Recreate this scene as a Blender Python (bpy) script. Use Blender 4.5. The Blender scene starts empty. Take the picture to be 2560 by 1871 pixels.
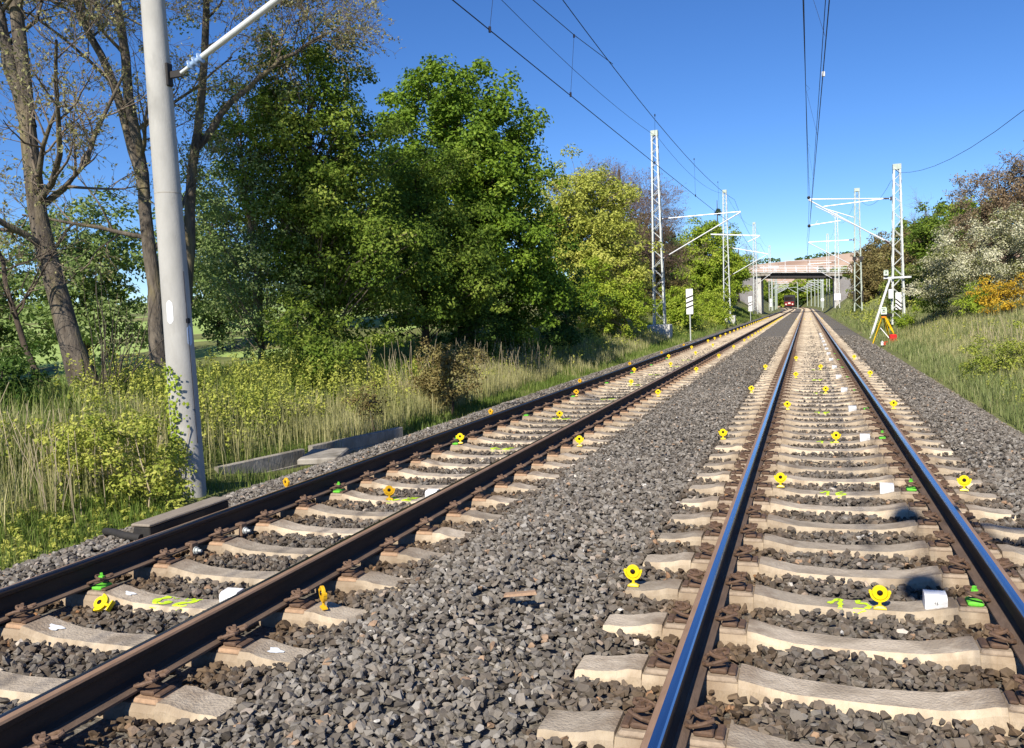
import bpy, math, random
import numpy as np
rng = np.random.default_rng(7)
random.seed(7)
R_ = math.radians
S = bpy.context.scene
COL = S.collection

# ------------------------------------------------------------------ camera
CAMP = np.array([-0.22, 0.0, 1.505])
YAW, PITCH, ROLL, FPX = 0.3365, 0.0704, -0.0401, 2118.0
def cam_basis():
    f = np.array([-math.sin(YAW)*math.cos(PITCH), math.cos(YAW)*math.cos(PITCH), -math.sin(PITCH)])
    r = np.array([math.cos(YAW), math.sin(YAW), 0.0]); u = np.cross(r, f)
    c, s = math.cos(ROLL), math.sin(ROLL)
    return c*r+s*u, -s*r+c*u, f
def make_camera():
    from mathutils import Matrix
    r, u, f = cam_basis()
    cd = bpy.data.cameras.new('camera'); co = bpy.data.objects.new('camera', cd); COL.objects.link(co)
    m = Matrix(((r[0], u[0], -f[0], CAMP[0]), (r[1], u[1], -f[1], CAMP[1]), (r[2], u[2], -f[2], CAMP[2]), (0, 0, 0, 1)))
    co.matrix_world = m
    cd.sensor_fit = 'HORIZONTAL'; cd.sensor_width = 36.0; cd.lens = FPX/2560*36
    cd.clip_start = 0.05; cd.clip_end = 3000
    S.camera = co
make_camera()
# ------------------------------------------------------------------ sky, sun, exposure
SUN_EL, SUN_AZ = 39.0, 3.0
w = bpy.data.worlds.new('World'); S.world = w; w.use_nodes = True
nt = w.node_tree; nt.nodes.clear()
sky = nt.nodes.new('ShaderNodeTexSky'); sky.sky_type = 'NISHITA'; sky.sun_disc = False
sky.sun_elevation = R_(SUN_EL); sky.sun_rotation = R_(180+SUN_AZ)
sky.air_density = 1.0; sky.dust_density = 0.0; sky.ozone_density = 6.0; sky.altitude = 1800
bg = nt.nodes.new('ShaderNodeBackground'); bg.inputs[1].default_value = 0.10
wo = nt.nodes.new('ShaderNodeOutputWorld')
hs = nt.nodes.new('ShaderNodeHueSaturation'); hs.inputs['Saturation'].default_value = 1.16; hs.inputs['Hue'].default_value = .508
nt.links.new(sky.outputs[0], hs.inputs['Color']); nt.links.new(hs.outputs[0], bg.inputs[0]); nt.links.new(bg.outputs[0], wo.inputs[0])
sd = bpy.data.lights.new('sun', 'SUN'); sd.energy = 5.0; sd.angle = R_(0.5); sd.color = (1.0, 0.91, 0.77)
so = bpy.data.objects.new('sun', sd); COL.objects.link(so)
so.rotation_euler = (R_(90-SUN_EL), 0, R_(-SUN_AZ)); so.location = (0, -20, 40)
S.view_settings.view_transform = 'Standard'; S.view_settings.look = 'None'
S.view_settings.exposure = 0.55; S.view_settings.gamma = 1.0
S.cycles.max_bounces = 6; S.cycles.diffuse_bounces = 2; S.cycles.transparent_max_bounces = 8

# ------------------------------------------------------------------ materials
def mat(name, c1, c2=None, rough=0.8, metal=0.0, scale=8.0, bump=0.0, bscale=40.0, stretch=(1, 1, 1), detail=4.0, c3=None, scale3=1.5, amt3=0.5, spec=0.3):
    m = bpy.data.materials.new(name); m.use_nodes = True
    n = m.node_tree; b = n.nodes['Principled BSDF']
    b.inputs['Roughness'].default_value = rough; b.inputs['Metallic'].default_value = metal
    b.inputs['Specular IOR Level'].default_value = spec
    b.inputs['Base Color'].default_value = (*c1, 1)
    if c2 is None and bump == 0: return m
    g = n.nodes.new('ShaderNodeNewGeometry'); mp = n.nodes.new('ShaderNodeMapping')
    mp.inputs['Scale'].default_value = stretch
    n.links.new(g.outputs['Position'], mp.inputs[0])
    if c2 is not None:
        t = n.nodes.new('ShaderNodeTexNoise'); t.inputs['Scale'].default_value = scale; t.inputs['Detail'].default_value = detail
        t.inputs['Roughness'].default_value = 0.65
        n.links.new(mp.outputs[0], t.inputs['Vector'])
        r = n.nodes.new('ShaderNodeMapRange'); r.inputs[1].default_value = 0.32; r.inputs[2].default_value = 0.68
        n.links.new(t.outputs[0], r.inputs[0])
        mx = n.nodes.new('ShaderNodeMix'); mx.data_type = 'RGBA'
        mx.inputs[6].default_value = (*c1, 1); mx.inputs[7].default_value = (*c2, 1)
        n.links.new(r.outputs[0], mx.inputs[0])
        out = mx.outputs[2]
        if c3 is not None:
            t3 = n.nodes.new('ShaderNodeTexNoise'); t3.inputs['Scale'].default_value = scale3; t3.inputs['Detail'].default_value = 6
            n.links.new(mp.outputs[0], t3.inputs['Vector'])
            r3 = n.nodes.new('ShaderNodeMapRange'); r3.inputs[1].default_value = 0.5; r3.inputs[2].default_value = 0.68; r3.inputs[4].default_value = amt3
            n.links.new(t3.outputs[0], r3.inputs[0])
            m3 = n.nodes.new('ShaderNodeMix'); m3.data_type = 'RGBA'; m3.inputs[7].default_value = (*c3, 1)
            n.links.new(r3.outputs[0], m3.inputs[0]); n.links.new(out, m3.inputs[6]); out = m3.outputs[2]
        n.links.new(out, b.inputs['Base Color'])
    if bump > 0:
        t2 = n.nodes.new('ShaderNodeTexNoise'); t2.inputs['Scale'].default_value = bscale; t2.inputs['Detail'].default_value = 5
        n.links.new(mp.outputs[0], t2.inputs['Vector'])
        bp = n.nodes.new('ShaderNodeBump'); bp.inputs['Strength'].default_value = bump; bp.inputs['Distance'].default_value = 0.02
        n.links.new(t2.outputs[0], bp.inputs['Height']); n.links.new(bp.outputs[0], b.inputs['Normal'])
    return m
def shade_mat(name, stops, rough=0.85, transl=0.0, tcol=None, bump=0.0, spec=0.2, rust=False):
    """colour picked per face from the mesh attribute 'shade'"""
    m = bpy.data.materials.new(name); m.use_nodes = True
    n = m.node_tree; b = n.nodes['Principled BSDF']; o = n.nodes['Material Output']
    a = n.nodes.new('ShaderNodeAttribute'); a.attribute_name = 'shade'
    cr = n.nodes.new('ShaderNodeValToRGB'); e = cr.color_ramp.elements
    for i, (p, c) in enumerate(stops):
        el = e[i] if i < 2 else e.new(p)
        el.position = p; el.color = (*c, 1)
    n.links.new(a.outputs['Fac'], cr.inputs[0])
    b.inputs['Roughness'].default_value = rough; b.inputs['Specular IOR Level'].default_value = spec
    n.links.new(cr.outputs[0], b.inputs['Base Color'])
    if rust:
        a2 = n.nodes.new('ShaderNodeAttribute'); a2.attribute_name = 'rust'; mr = n.nodes.new('ShaderNodeMix'); mr.data_type = 'RGBA'; mr.blend_type = 'MULTIPLY'
        mr.inputs[7].default_value = (.78, .60, .44, 1); n.links.new(a2.outputs['Fac'], mr.inputs[0]); n.links.new(cr.outputs[0], mr.inputs[6]); n.links.new(mr.outputs[2], b.inputs['Base Color'])
    if bump > 0:
        g = n.nodes.new('ShaderNodeNewGeometry')
        t2 = n.nodes.new('ShaderNodeTexNoise'); t2.inputs['Scale'].default_value = 60; t2.inputs['Detail'].default_value = 4
        n.links.new(g.outputs['Position'], t2.inputs['Vector'])
        bp = n.nodes.new('ShaderNodeBump'); bp.inputs['Strength'].default_value = bump; bp.inputs['Distance'].default_value = 0.01
        n.links.new(t2.outputs[0], bp.inputs['Height']); n.links.new(bp.outputs[0], b.inputs['Normal'])
    if transl > 0:
        tr = n.nodes.new('ShaderNodeBsdfTranslucent'); mx = n.nodes.new('ShaderNodeMixShader'); mx.inputs[0].default_value = transl
        n.links.new(cr.outputs[0], tr.inputs[0])
        n.links.new(b.outputs[0], mx.inputs[1]); n.links.new(tr.outputs[0], mx.inputs[2]); n.links.new(mx.outputs[0], o.inputs[0])
    return m

M = {}
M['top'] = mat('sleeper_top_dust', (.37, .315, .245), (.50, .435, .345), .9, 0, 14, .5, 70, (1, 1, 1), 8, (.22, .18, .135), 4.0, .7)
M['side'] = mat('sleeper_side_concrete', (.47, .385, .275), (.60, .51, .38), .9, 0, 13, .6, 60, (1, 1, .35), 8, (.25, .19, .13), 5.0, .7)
M['railside'] = mat('rail_rust_shaded', (.030, .022, .018), (.055, .036, .026), .75, 0, 6, .25, 120, (3, .4, 3))  # rusty rail sides, with the shade on them put into the dark colour
M['railfoot'] = mat('rail_foot_rust', (.15, .105, .078), (.095, .066, .05), .85, 0, 14, .25, 90, (2, .5, 2))
M['railtan'] = mat('rail_shoulder_rust', (.24, .15, .095), (.32, .21, .14), .6, 0, 20, .1, 90, (2, .3, 2))
M['railtop'] = mat('rail_polished', (.50, .52, .58), (.40, .42, .48), .16, 1.0, 5, 0, 40, (8, .25, 1))
M['railtop2'] = mat('rail_dull_top', (.17, .16, .165), (.11, .10, .10), .28, 1.0, 5, 0, 40, (8, .25, 1))
def sleeper_dirt(m, strength):
    n = m.node_tree; b = n.nodes['Principled BSDF']; src = b.inputs['Base Color'].links[0].from_socket
    oi = n.nodes.new('ShaderNodeObjectInfo'); mr = n.nodes.new('ShaderNodeMapRange'); mr.inputs[3].default_value = .74; mr.inputs[4].default_value = 1.10
    n.links.new(oi.outputs['Random'], mr.inputs[0])
    hv = n.nodes.new('ShaderNodeHueSaturation'); n.links.new(mr.outputs[0], hv.inputs['Value']); n.links.new(src, hv.inputs['Color'])
    tc = n.nodes.new('ShaderNodeTexCoord'); sp = n.nodes.new('ShaderNodeSeparateXYZ'); n.links.new(tc.outputs['Object'], sp.inputs[0])
    ab = n.nodes.new('ShaderNodeMath'); ab.operation = 'ABSOLUTE'; n.links.new(sp.outputs[0], ab.inputs[0])
    su = n.nodes.new('ShaderNodeMath'); su.operation = 'SUBTRACT'; su.inputs[1].default_value = .755; n.links.new(ab.outputs[0], su.inputs[0])
    a2 = n.nodes.new('ShaderNodeMath'); a2.operation = 'ABSOLUTE'; n.links.new(su.outputs[0], a2.inputs[0])
    g = n.nodes.new('ShaderNodeNewGeometry'); t = n.nodes.new('ShaderNodeTexNoise'); t.inputs['Scale'].default_value = 7; t.inputs['Detail'].default_value = 6; n.links.new(g.outputs['Position'], t.inputs['Vector'])
    ad = n.nodes.new('ShaderNodeMath'); ad.operation = 'MULTIPLY_ADD'; ad.inputs[1].default_value = .55; n.links.new(t.outputs[0], ad.inputs[0]); n.links.new(a2.outputs[0], ad.inputs[2])
    r2 = n.nodes.new('ShaderNodeMapRange'); r2.inputs[1].default_value = .40; r2.inputs[2].default_value = .68; r2.inputs[3].default_value = strength; r2.inputs[4].default_value = 0; n.links.new(ad.outputs[0], r2.inputs[0])
    mx = n.nodes.new('ShaderNodeMix'); mx.data_type = 'RGBA'; mx.inputs[7].default_value = (.17, .115, .075, 1); n.links.new(r2.outputs[0], mx.inputs[0]); n.links.new(hv.outputs[0], mx.inputs[6]); n.links.new(mx.outputs[2], b.inputs['Base Color'])
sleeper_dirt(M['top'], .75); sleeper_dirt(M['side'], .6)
M['clip'] = mat('fastening_rust', (.085, .055, .04), (.14, .085, .055), .7, 0, 40, .2, 150)
M['cliplit'] = mat('fastening_rust_light', (.19, .125, .09), (.12, .075, .05), .7, 0, 40, .2, 150)
M['seat'] = mat('rust_stained_seat', (.42, .28, .18), (.30, .20, .13), .9, 0, 30, .2, 80)
M['seatp'] = mat('concrete_seat', (.36, .29, .22), (.24, .19, .145), .9, 0, 30, .2, 80)
M['greenpaint'] = mat('fluorescent_green_paint', (.16, .62, .05), (.10, .42, .04), .6, 0, 60)
M['yelpaint'] = mat('fluorescent_yellow_paint', (.62, .88, .03), (.50, .72, .03), .7, 0, 70)
M['whitepaint'] = mat('white_paint_dab', (.80, .84, .88), (.68, .72, .76), .7, 0, 50)
M['bed'] = mat('ballast_bed_stone', (.08, .070, .056), (.235, .215, .18), .95, 0, 26, 1.0, 30, (1, 1, 1), 8, (.07, .062, .058), 40, .9)
M['stone'] = shade_mat('ballast_stone', [(0, (.058, .051, .043)), (.25, (.118, .105, .090)), (.6, (.205, .190, .168)), (.88, (.325, .308, .28)), (.95, (.31, .20, .12)), (1, (.55, .53, .49))], .85, bump=.4, rust=True)
M['yellow'] = mat('yellow_plastic', (.86, .66, .012), (.78, .57, .01), .38, 0, 30, spec=.45)
M['ochre'] = mat('ochre_plastic', (.72, .42, .015), (.62, .35, .012), .4, 0, 30, spec=.45)
M['prism'] = mat('prism_glass_dark', (.018, .010, .008), None, .08, spec=.6)
M['white'] = mat('white_enamel', (.80, .81, .82), (.70, .71, .72), .5, 0, 10)
M['black'] = mat('black_enamel', (.015, .015, .017), None, .5)
M['galv'] = mat('galvanised_steel', (.60, .63, .62), (.48, .52, .51), .5, .25, 9, .05, 60)
M['galvg'] = mat('greenish_painted_steel', (.46, .52, .46), (.36, .42, .37), .55, .15, 7)
M['alu'] = mat('aluminium_tube', (.76, .78, .80), (.66, .68, .70), .4, .35, 20)
M['conc'] = mat('spun_concrete', (.36, .355, .335), (.44, .435, .415), .85, 0, 3, .12, 60, (1, 1, .4), 5, (.27, .265, .25), 5.0, .6)
M['conc2'] = mat('weathered_concrete', (.22, .20, .17), (.38, .355, .31), .9, 0, 4, .4, 30, (1, 1, .5), 8, (.10, .09, .07), 2.6, .85)
M['concp'] = mat('pale_concrete', (.58, .58, .56), (.48, .48, .46), .9, 0, 2, .1, 20)
M['bridgec'] = mat('stained_bridge_concrete', (.42, .41, .39), (.56, .55, .53), .9, 0, .9, .15, 12, (1, 1, .35), 8, (.20, .19, .175), .8, .7)
M['wing'] = mat('grey_wing_wall', (.33, .32, .32), (.24, .23, .23), .9, 0, .7, .2, 6)
M['girder'] = mat('dark_girder', (.03, .028, .028), (.045, .04, .038), .7, 0, 2)
M['insul'] = mat('insulator_porcelain', (.30, .42, .62), (.24, .36, .55), .25, 0, 10, spec=.6)
M['insuld'] = mat('insulator_brown', (.07, .035, .03), None, .25, spec=.6)
M['wire'] = mat('dark_copper_wire', (.030, .030, .045), None, .6, .4)
M['rubber'] = mat('black_rubber', (.022, .021, .021), (.035, .033, .03), .75, 0, 20)
M['lid'] = mat('dusty_plank_lid', (.22, .185, .145), (.30, .26, .21), .9, 0, 12, .3, 60, (3, .4, 1))
M['bark'] = mat('bark_grey_brown', (.045, .036, .030), (.17, .145, .115), .95, 0, 5, 1.0, 16, (2, 2, .5), 6, (.24, .20, .09), 2.0, .6)
M['barkd'] = mat('bark_dark', (.05, .038, .03), (.10, .075, .055), .95, 0, 6, .5, 18, (2, 2, .6))
M['twig'] = mat('twig_bark', (.12, .095, .075), (.23, .185, .14), .9, 0, 5)
M['twigr'] = mat('twig_reddish', (.16, .105, .085), (.22, .16, .13), .9, 0, 3)
M['soil'] = mat('grassy_soil', (.10, .115, .035), (.17, .19, .06), .95, 0, 1.2, .5, 14, (1, 1, 1), 8, (.26, .23, .11), .5, .7)
M['hill'] = mat('bare_earth_hill', (.44, .30, .215), (.50, .39, .30), .95, 0, .06, .3, 1, (1, 1, 3), 6, (.24, .13, .085), .03, .9)
M['yelleg'] = mat('yellow_tripod_paint', (.85, .56, .01), (.75, .48, .01), .5, 0, 20)
M['orange'] = mat('orange_tripod_head', (.80, .25, .02), None, .5)
M['red'] = mat('red_fabric', (.62, .02, .02), (.48, .015, .02), .7, 0, 14)
M['instr'] = mat('instrument_shell', (.66, .76, .66), (.58, .68, .58), .45, 0, 10)
M['trainred'] = mat('train_red', (.20, .015, .015), None, .4)
M['traindark'] = mat('train_dark', (.03, .03, .035), None, .4)
M['whiteblue'] = mat('bluish_enamel', (.45, .58, .78), (.62, .70, .82), .4, 0, 60)
M['lamp'] = mat('headlight_lens', (.80, .70, .62), None, .3)
def leafm(name, d, mcol, l, tr=.32):
    return shade_mat(name, [(0, d), (.5, mcol), (1, l)], .6, tr)
M['lf_mapleB'] = leafm('leaf_fresh_green', (.065, .125, .012), (.150, .250, .022), (.28, .39, .05))
M['lf_A'] = leafm('leaf_olive_green', (.075, .135, .016), (.165, .245, .030), (.31, .37, .07))
M['lf_yel'] = leafm('leaf_yellow_green', (0.226, 0.262, 0.041), (0.390, 0.428, 0.076), (0.556, 0.552, 0.138))
M['lf_pale'] = leafm('leaf_pale_green', (.11, .17, .045), (.19, .27, .08), (.31, .37, .16))
M['lf_bright'] = leafm('leaf_bright_green', (0.143, 0.224, 0.018), (0.286, 0.389, 0.036), (0.454, 0.508, 0.072))
M['lf_dark'] = leafm('leaf_dark_green', (.025, .06, .010), (.055, .11, .016), (.10, .16, .03))
M['lf_need'] = leafm('needle_dark', (.018, .035, .016), (.035, .06, .025), (.06, .085, .04), .1)
M['lf_bud'] = leafm('bud_olive_grey', (.17, .16, .06), (.31, .30, .13), (.48, .47, .25))
M['lf_brown'] = leafm('leaf_bronze', (.11, .08, .032), (.22, .175, .065), (.33, .30, .115))
M['lf_redbr'] = leafm('leaf_reddish_bud', (.15, .10, .06), (.27, .195, .12), (.36, .30, .19))
M['lf_white'] = leafm('blossom_white', (0.190, 0.209, 0.060), (0.522, 0.513, 0.340), (0.760, 0.741, 0.561), .25)
M['lf_gold'] = leafm('blossom_golden', (.22, .22, .03), (.58, .36, .03), (.72, .50, .05))
M['grass'] = leafm('grass_blade', (.085, .155, .022), (.185, .265, .055), (.43, .42, .18), .4)
M['grassr'] = leafm('pale_grass_blade', (.12, .17, .05), (.25, .30, .11), (.50, .48, .26), .4)
M['straw'] = leafm('dry_grass_blade', (0.240, 0.278, 0.089), (0.430, 0.418, 0.189), (0.658, 0.594, 0.341), .4)
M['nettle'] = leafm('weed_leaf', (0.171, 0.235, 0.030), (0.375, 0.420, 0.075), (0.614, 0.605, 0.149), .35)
M['reed'] = mat('dry_stalk', (.30, .25, .16), (.40, .34, .23), .9, 0, 4)
M['stalk'] = mat('dark_dry_stalk', (.10, .08, .05), None, .9)

# ------------------------------------------------------------------ mesh helpers
def link(name, me, parent=None, loc=(0, 0, 0), rotz=0.0):
    o = bpy.data.objects.new(name, me); COL.objects.link(o)
    o.location = loc; o.rotation_euler = (0, 0, rotz)
    if parent is not None: o.parent = parent
    return o
def tag(o, label=None, cat=None, group=None, kind=None):
    if label: o['label'] = label
    if cat: o['category'] = cat
    if group: o['group'] = group
    if kind: o['kind'] = kind
    return o
def thing(name, label, cat, loc=(0, 0, 0), rotz=0.0, group=None):
    return tag(link(name, None, None, loc, rotz), label, cat, group)
def mesh_np(name, V, F, mats, shade=None, midx=None, smooth=False):
    V = np.asarray(V, np.float32).reshape(-1, 3); F = np.asarray(F, np.int32); k = F.shape[1]; n = len(F)
    me = bpy.data.meshes.new(name)
    me.vertices.add(len(V)); me.vertices.foreach_set('co', V.ravel())
    me.loops.add(n*k); me.loops.foreach_set('vertex_index', F.ravel())
    me.polygons.add(n); me.polygons.foreach_set('loop_start', np.arange(n, dtype=np.int32)*k)
    if midx is not None: me.polygons.foreach_set('material_index', np.asarray(midx, np.int32))
    me.polygons.foreach_set('use_smooth', np.full(n, smooth, dtype=bool))
    for m in (mats if isinstance(mats, (list, tuple)) else [mats]): me.materials.append(m)
    if shade is not None:
        a = me.attributes.new('shade', 'FLOAT', 'FACE'); a.data.foreach_set('value', np.asarray(shade, np.float32))
    me.update(calc_edges=True)
    return me
def unit(v):
    v = np.asarray(v, float); return v/max(1e-9, np.linalg.norm(v))
class MB:
    """collects boxes, bars, tubes and lathes; build() links them as one mesh"""
    def __init__(s): s.v = []; s.f = []; s.m = []
    def add(s, V, F, m=0):
        b = len(s.v); s.v += [tuple(map(float, p)) for p in V]
        s.f += [tuple(b+i for i in f) for f in F]; s.m += [m]*len(F)
    def box(s, x0, x1, y0, y1, z0, z1, m=0):
        V = [(x, y, z) for z in (z0, z1) for y in (y0, y1) for x in (x0, x1)]
        s.add(V, [(0, 2, 3, 1), (4, 5, 7, 6), (0, 1, 5, 4), (2, 6, 7, 3), (0, 4, 6, 2), (1, 3, 7, 5)], m)
    def bbox(s, x0, x1, y0, y1, z0, z1, b=.01, m=0):
        """box with chamfered edges"""
        c = np.array([(x0+x1)/2, (y0+y1)/2, (z0+z1)/2]); h = np.array([(x1-x0)/2, (y1-y0)/2, (z1-z0)/2]); b = min(b, *(h*.9))
        ring = []
        for dz, ins in ((-1, b), (-1, 0), (1, 0), (1, b)):
            z = c[2]+dz*(h[2] if ins else h[2]-b)
            hx, hy = h[0]-ins, h[1]-ins; q = b*.7
            pts = [(-hx+q, -hy), (hx-q, -hy), (hx, -hy+q), (hx, hy-q), (hx-q, hy), (-hx+q, hy), (-hx, hy-q), (-hx, -hy+q)]
            ring.append([(c[0]+p[0], c[1]+p[1], z) for p in pts])
        s.loft(ring, m)
    def loft(s, rings, m=0, cap=True, close=True):
        n = len(rings[0]); V = [p for r in rings for p in r]; F = []
        for i in range(len(rings)-1):
            for j in range(n if close else n-1):
                k = (j+1) % n
                F.append((i*n+j, i*n+k, (i+1)*n+k, (i+1)*n+j))
        if cap:
            F.append(tuple(range(n))[::-1]); F.append(tuple((len(rings)-1)*n+j for j in range(n)))
        s.add(V, F, m)
    def tube(s, pts, r, n=8, m=0, cap=True):
        pts = [np.asarray(p, float) for p in pts]; rr = r if hasattr(r, '__len__') else [r]*len(pts)
        rings = []; prev = None
        for i, p in enumerate(pts):
            t = unit(pts[min(i+1, len(pts)-1)]-pts[max(i-1, 0)])
            if prev is None:
                a = np.array([0, 0, 1.]) if abs(t[2]) < .9 else np.array([1., 0, 0])
            else: a = prev
            u = unit(a-t*np.dot(a, t)); v = np.cross(t, u); prev = u
            rings.append([tuple(p+rr[i]*(math.cos(2*math.pi*k/n)*u+math.sin(2*math.pi*k/n)*v)) for k in range(n)])
        s.loft(rings, m, cap)
    def bar(s, a, b, wx, wy, m=0, up=(0, 0, 1)):
        a, b = np.asarray(a, float), np.asarray(b, float); t = unit(b-a); up = np.asarray(up, float)
        if abs(np.dot(t, up)) > .98: up = np.array([1., 0, 0])
        u = unit(np.cross(t, up)); v = np.cross(u, t); rings = []
        for p in (a, b):
            rings.append([tuple(p+sx*wx/2*u+sy*wy/2*v) for sx, sy in ((-1, -1), (1, -1), (1, 1), (-1, 1))])
        s.loft(rings, m)
    def lathe(s, prof, c=(0, 0, 0), axis=(0, 0, 1), n=16, m=0):
        ax = unit(axis); a = np.array([0, 0, 1.]) if abs(ax[2]) < .9 else np.array([1., 0, 0])
        u = unit(np.cross(ax, a)); v = np.cross(ax, u); c = np.asarray(c, float); rings = []
        for r, h in prof:
            rings.append([tuple(c+ax*h+max(r, 1e-4)*(math.cos(2*math.pi*k/n)*u+math.sin(2*math.pi*k/n)*v)) for k in range(n)])
        s.loft(rings, m)
    def mesh(s, name, mats, smooth=False):
        me = bpy.data.meshes.new(name); me.from_pydata(s.v, [], s.f)
        for q in (mats if isinstance(mats, (list, tuple)) else [mats]): me.materials.append(q)
        me.polygons.foreach_set('material_index', np.array(s.m, np.int32))
        me.polygons.foreach_set('use_smooth', np.full(len(s.f), smooth, dtype=bool))
        me.update(); return me
    def build(s, name, mats, parent=None, smooth=False, loc=(0, 0, 0), rotz=0.0):
        me = s.mesh(name, mats, smooth)
        if smooth:
            try: me.set_sharp_from_angle(angle=R_(38))
            except Exception: pass
        return link(name, me, parent, loc, rotz)
def dup(root, loc=None, rotz=None, label=None, group=None):
    r = root.copy(); COL.objects.link(r)
    if loc is not None: r.location = loc
    if rotz is not None: r.rotation_euler = (0, 0, rotz)
    if label: r['label'] = label
    if group: r['group'] = group
    for ch in list(root.children):
        c = ch.copy(); COL.objects.link(c); c.parent = r
        for g in list(ch.children):
            d = g.copy(); COL.objects.link(d); d.parent = c
    return r

# ------------------------------------------------------------------ terrain
TRK = {'right': 0.0, 'left': -4.0}
GH = 0.7535
def curve(y):
    y = np.asarray(y, float); d = np.clip(y-205, 0, None)
    return -d*d/4200.0
def vnoise(x, y, s, seed=0):
    x = np.asarray(x, float)*s; y = np.asarray(y, float)*s
    return (np.sin(x*1.7+seed*1.3+np.sin(y*1.1+seed))+np.sin(y*2.3+seed*2.1+np.sin(x*.9))+np.sin((x+y)*1.3+seed*.7)*np.sin((x-y)*1.9+seed))/3
LN = ([0, 5.9, 6.5, 7.2, 8.2, 9.4, 11, 13, 18, 30, 80, 900], [-.8, -.78, -.76, -.70, -.48, -.02, .40, .45, -.2, -.75, -1.2, -1.5])
LM = ([0, 5.9, 6.5, 7.2, 8.4, 11, 14, 25, 80, 900], [-.8, -.6, -.33, -.22, .2, 1.2, 1.9, 2.2, 2.6, 3])
LF = ([0, 5.9, 6.6, 7.4, 9, 12, 18, 60, 900], [-.8, -.62, -.38, -.2, 1.0, 3.2, 5.0, 6, 7])
RN = ([0, 2.5, 3.0, 4, 7, 9, 14, 60, 900], [-.8, -.62, -.44, -.25, .48, .9, 1.3, 2, 3])
RM = ([0, 2.5, 3.0, 3.7, 5, 8, 12, 60, 900], [-.8, -.6, -.42, -.18, .55, 1.6, 2.6, 3, 4])
RF = ([0, 2.5, 3.0, 3.6, 5, 8, 12, 60, 900], [-.8, -.62, -.40, 0.0, 1.2, 3.4, 5.2, 6, 7])
def ground(x, y):
    x = np.asarray(x, float); y = np.asarray(y, float); xr = x-curve(y)
    L = -xr; Rr = xr
    def bl(a, b, c, d):
        n_, m_, f_ = (np.interp(d, *q) for q in (a, b, c))
        t1 = np.clip((y-22)/26, 0, 1); t2 = np.clip((y-55)/65, 0, 1)
        v = n_*(1-t1)+m_*t1
        return v*(1-t2)+f_*t2
    z = np.where(xr < -1, bl(LN, LM, LF, np.clip(L, 0, None)), bl(RN, RM, RF, np.clip(Rr, 0, None)))
    rough = np.where((xr > -6.4) & (xr < 2.9), 0, 1)
    trench = np.exp(-((y-12.0)/2.3)**4)*np.clip((xr+8.30-(y-9.9)*.22)/.10, 0, 1)*np.clip((-6.7-xr)/.5, 0, 1)
    z = np.where(trench > 0, z*(1-trench)+(-.86)*trench, z)
    return z+rough*(1-trench)*(.07*vnoise(x, y, .9, 3)+.05*vnoise(x, y, 2.3, 5))
def bed_h(x, y):
    x = np.asarray(x, float)-curve(y); y = np.asarray(y, float)
    z = np.interp(x, [-7.15, -6.25, -5.7, -5.35, -5.0, -3.0, -2.75, -2.45, -2.1, -1.75, -1.4, -1.1, 1.1, 1.35, 1.7, 2.15, 3.05],
                  [-.78, -.36, -.225, -.225, -.248, -.246, -.215, -.19, -.178, -.19, -.212, -.248, -.248, -.212, -.215, -.26, -.70])
    heap = .085*np.exp(-((x+2.15)/.42)**2)*np.exp(-np.clip((y-5.2)/1.5, -1.0, 9)**2)
    return z+heap+.012*vnoise(x, y, 3.1, 1)
def grid_mesh(name, xs, ys, zf, m, smooth=True):
    X, Y = np.meshgrid(xs, ys); Z = zf(X, Y); nx, ny = len(xs), len(ys)
    V = np.stack([X, Y, Z], -1).reshape(-1, 3)
    i = np.arange(ny-1)[:, None]*nx+np.arange(nx-1)[None]
    F = np.stack([i, i+1, i+nx+1, i+nx], -1).reshape(-1, 4)
    return mesh_np(name, V, F, m, smooth=smooth)
def gz(x, y): return float(ground(x, y))
xs = np.concatenate([-np.geomspace(900, 16, 26), np.arange(-15.5, 11.6, .5), np.geomspace(12, 900, 26)])
ys = np.concatenate([np.arange(-60, 0, 6.0), np.arange(0, 60, 1.0), np.arange(60, 200, 4.0), np.arange(200, 420, 10.0), np.geomspace(420, 1500, 12)])
tag(link('ground', grid_mesh('ground', xs, ys, ground, M['soil'])), 'grassy ground and banks beside the railway', kind='structure')
# ballast bed sheet
bx = np.concatenate([np.arange(-7.2, 3.11, .16)]); by = np.concatenate([np.arange(-4, 50, .4), np.arange(50, 345, 3.0)])
def bedz(X, Y): return bed_h(X+curve(Y)*0, Y)-np.interp(Y, [0, 36, 46], [.035, .03, 0.0])
Xb, Yb = np.meshgrid(bx, by); Zb = bed_h(Xb, np.minimum(Yb, 200))-np.interp(Yb, [0, 36, 46], [.035, .03, 0.0])
Vb = np.stack([Xb+curve(Yb), Yb, Zb], -1).reshape(-1, 3); nx = len(bx)
ib = np.arange(len(by)-1)[:, None]*nx+np.arange(nx-1)[None]
tag(link('ballast_bed', mesh_np('ballast_bed', Vb, np.stack([ib, ib+1, ib+nx+1, ib+nx], -1).reshape(-1, 4), M['bed'], smooth=True)), 'bed of grey crushed stone under both tracks', kind='structure')

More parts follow.
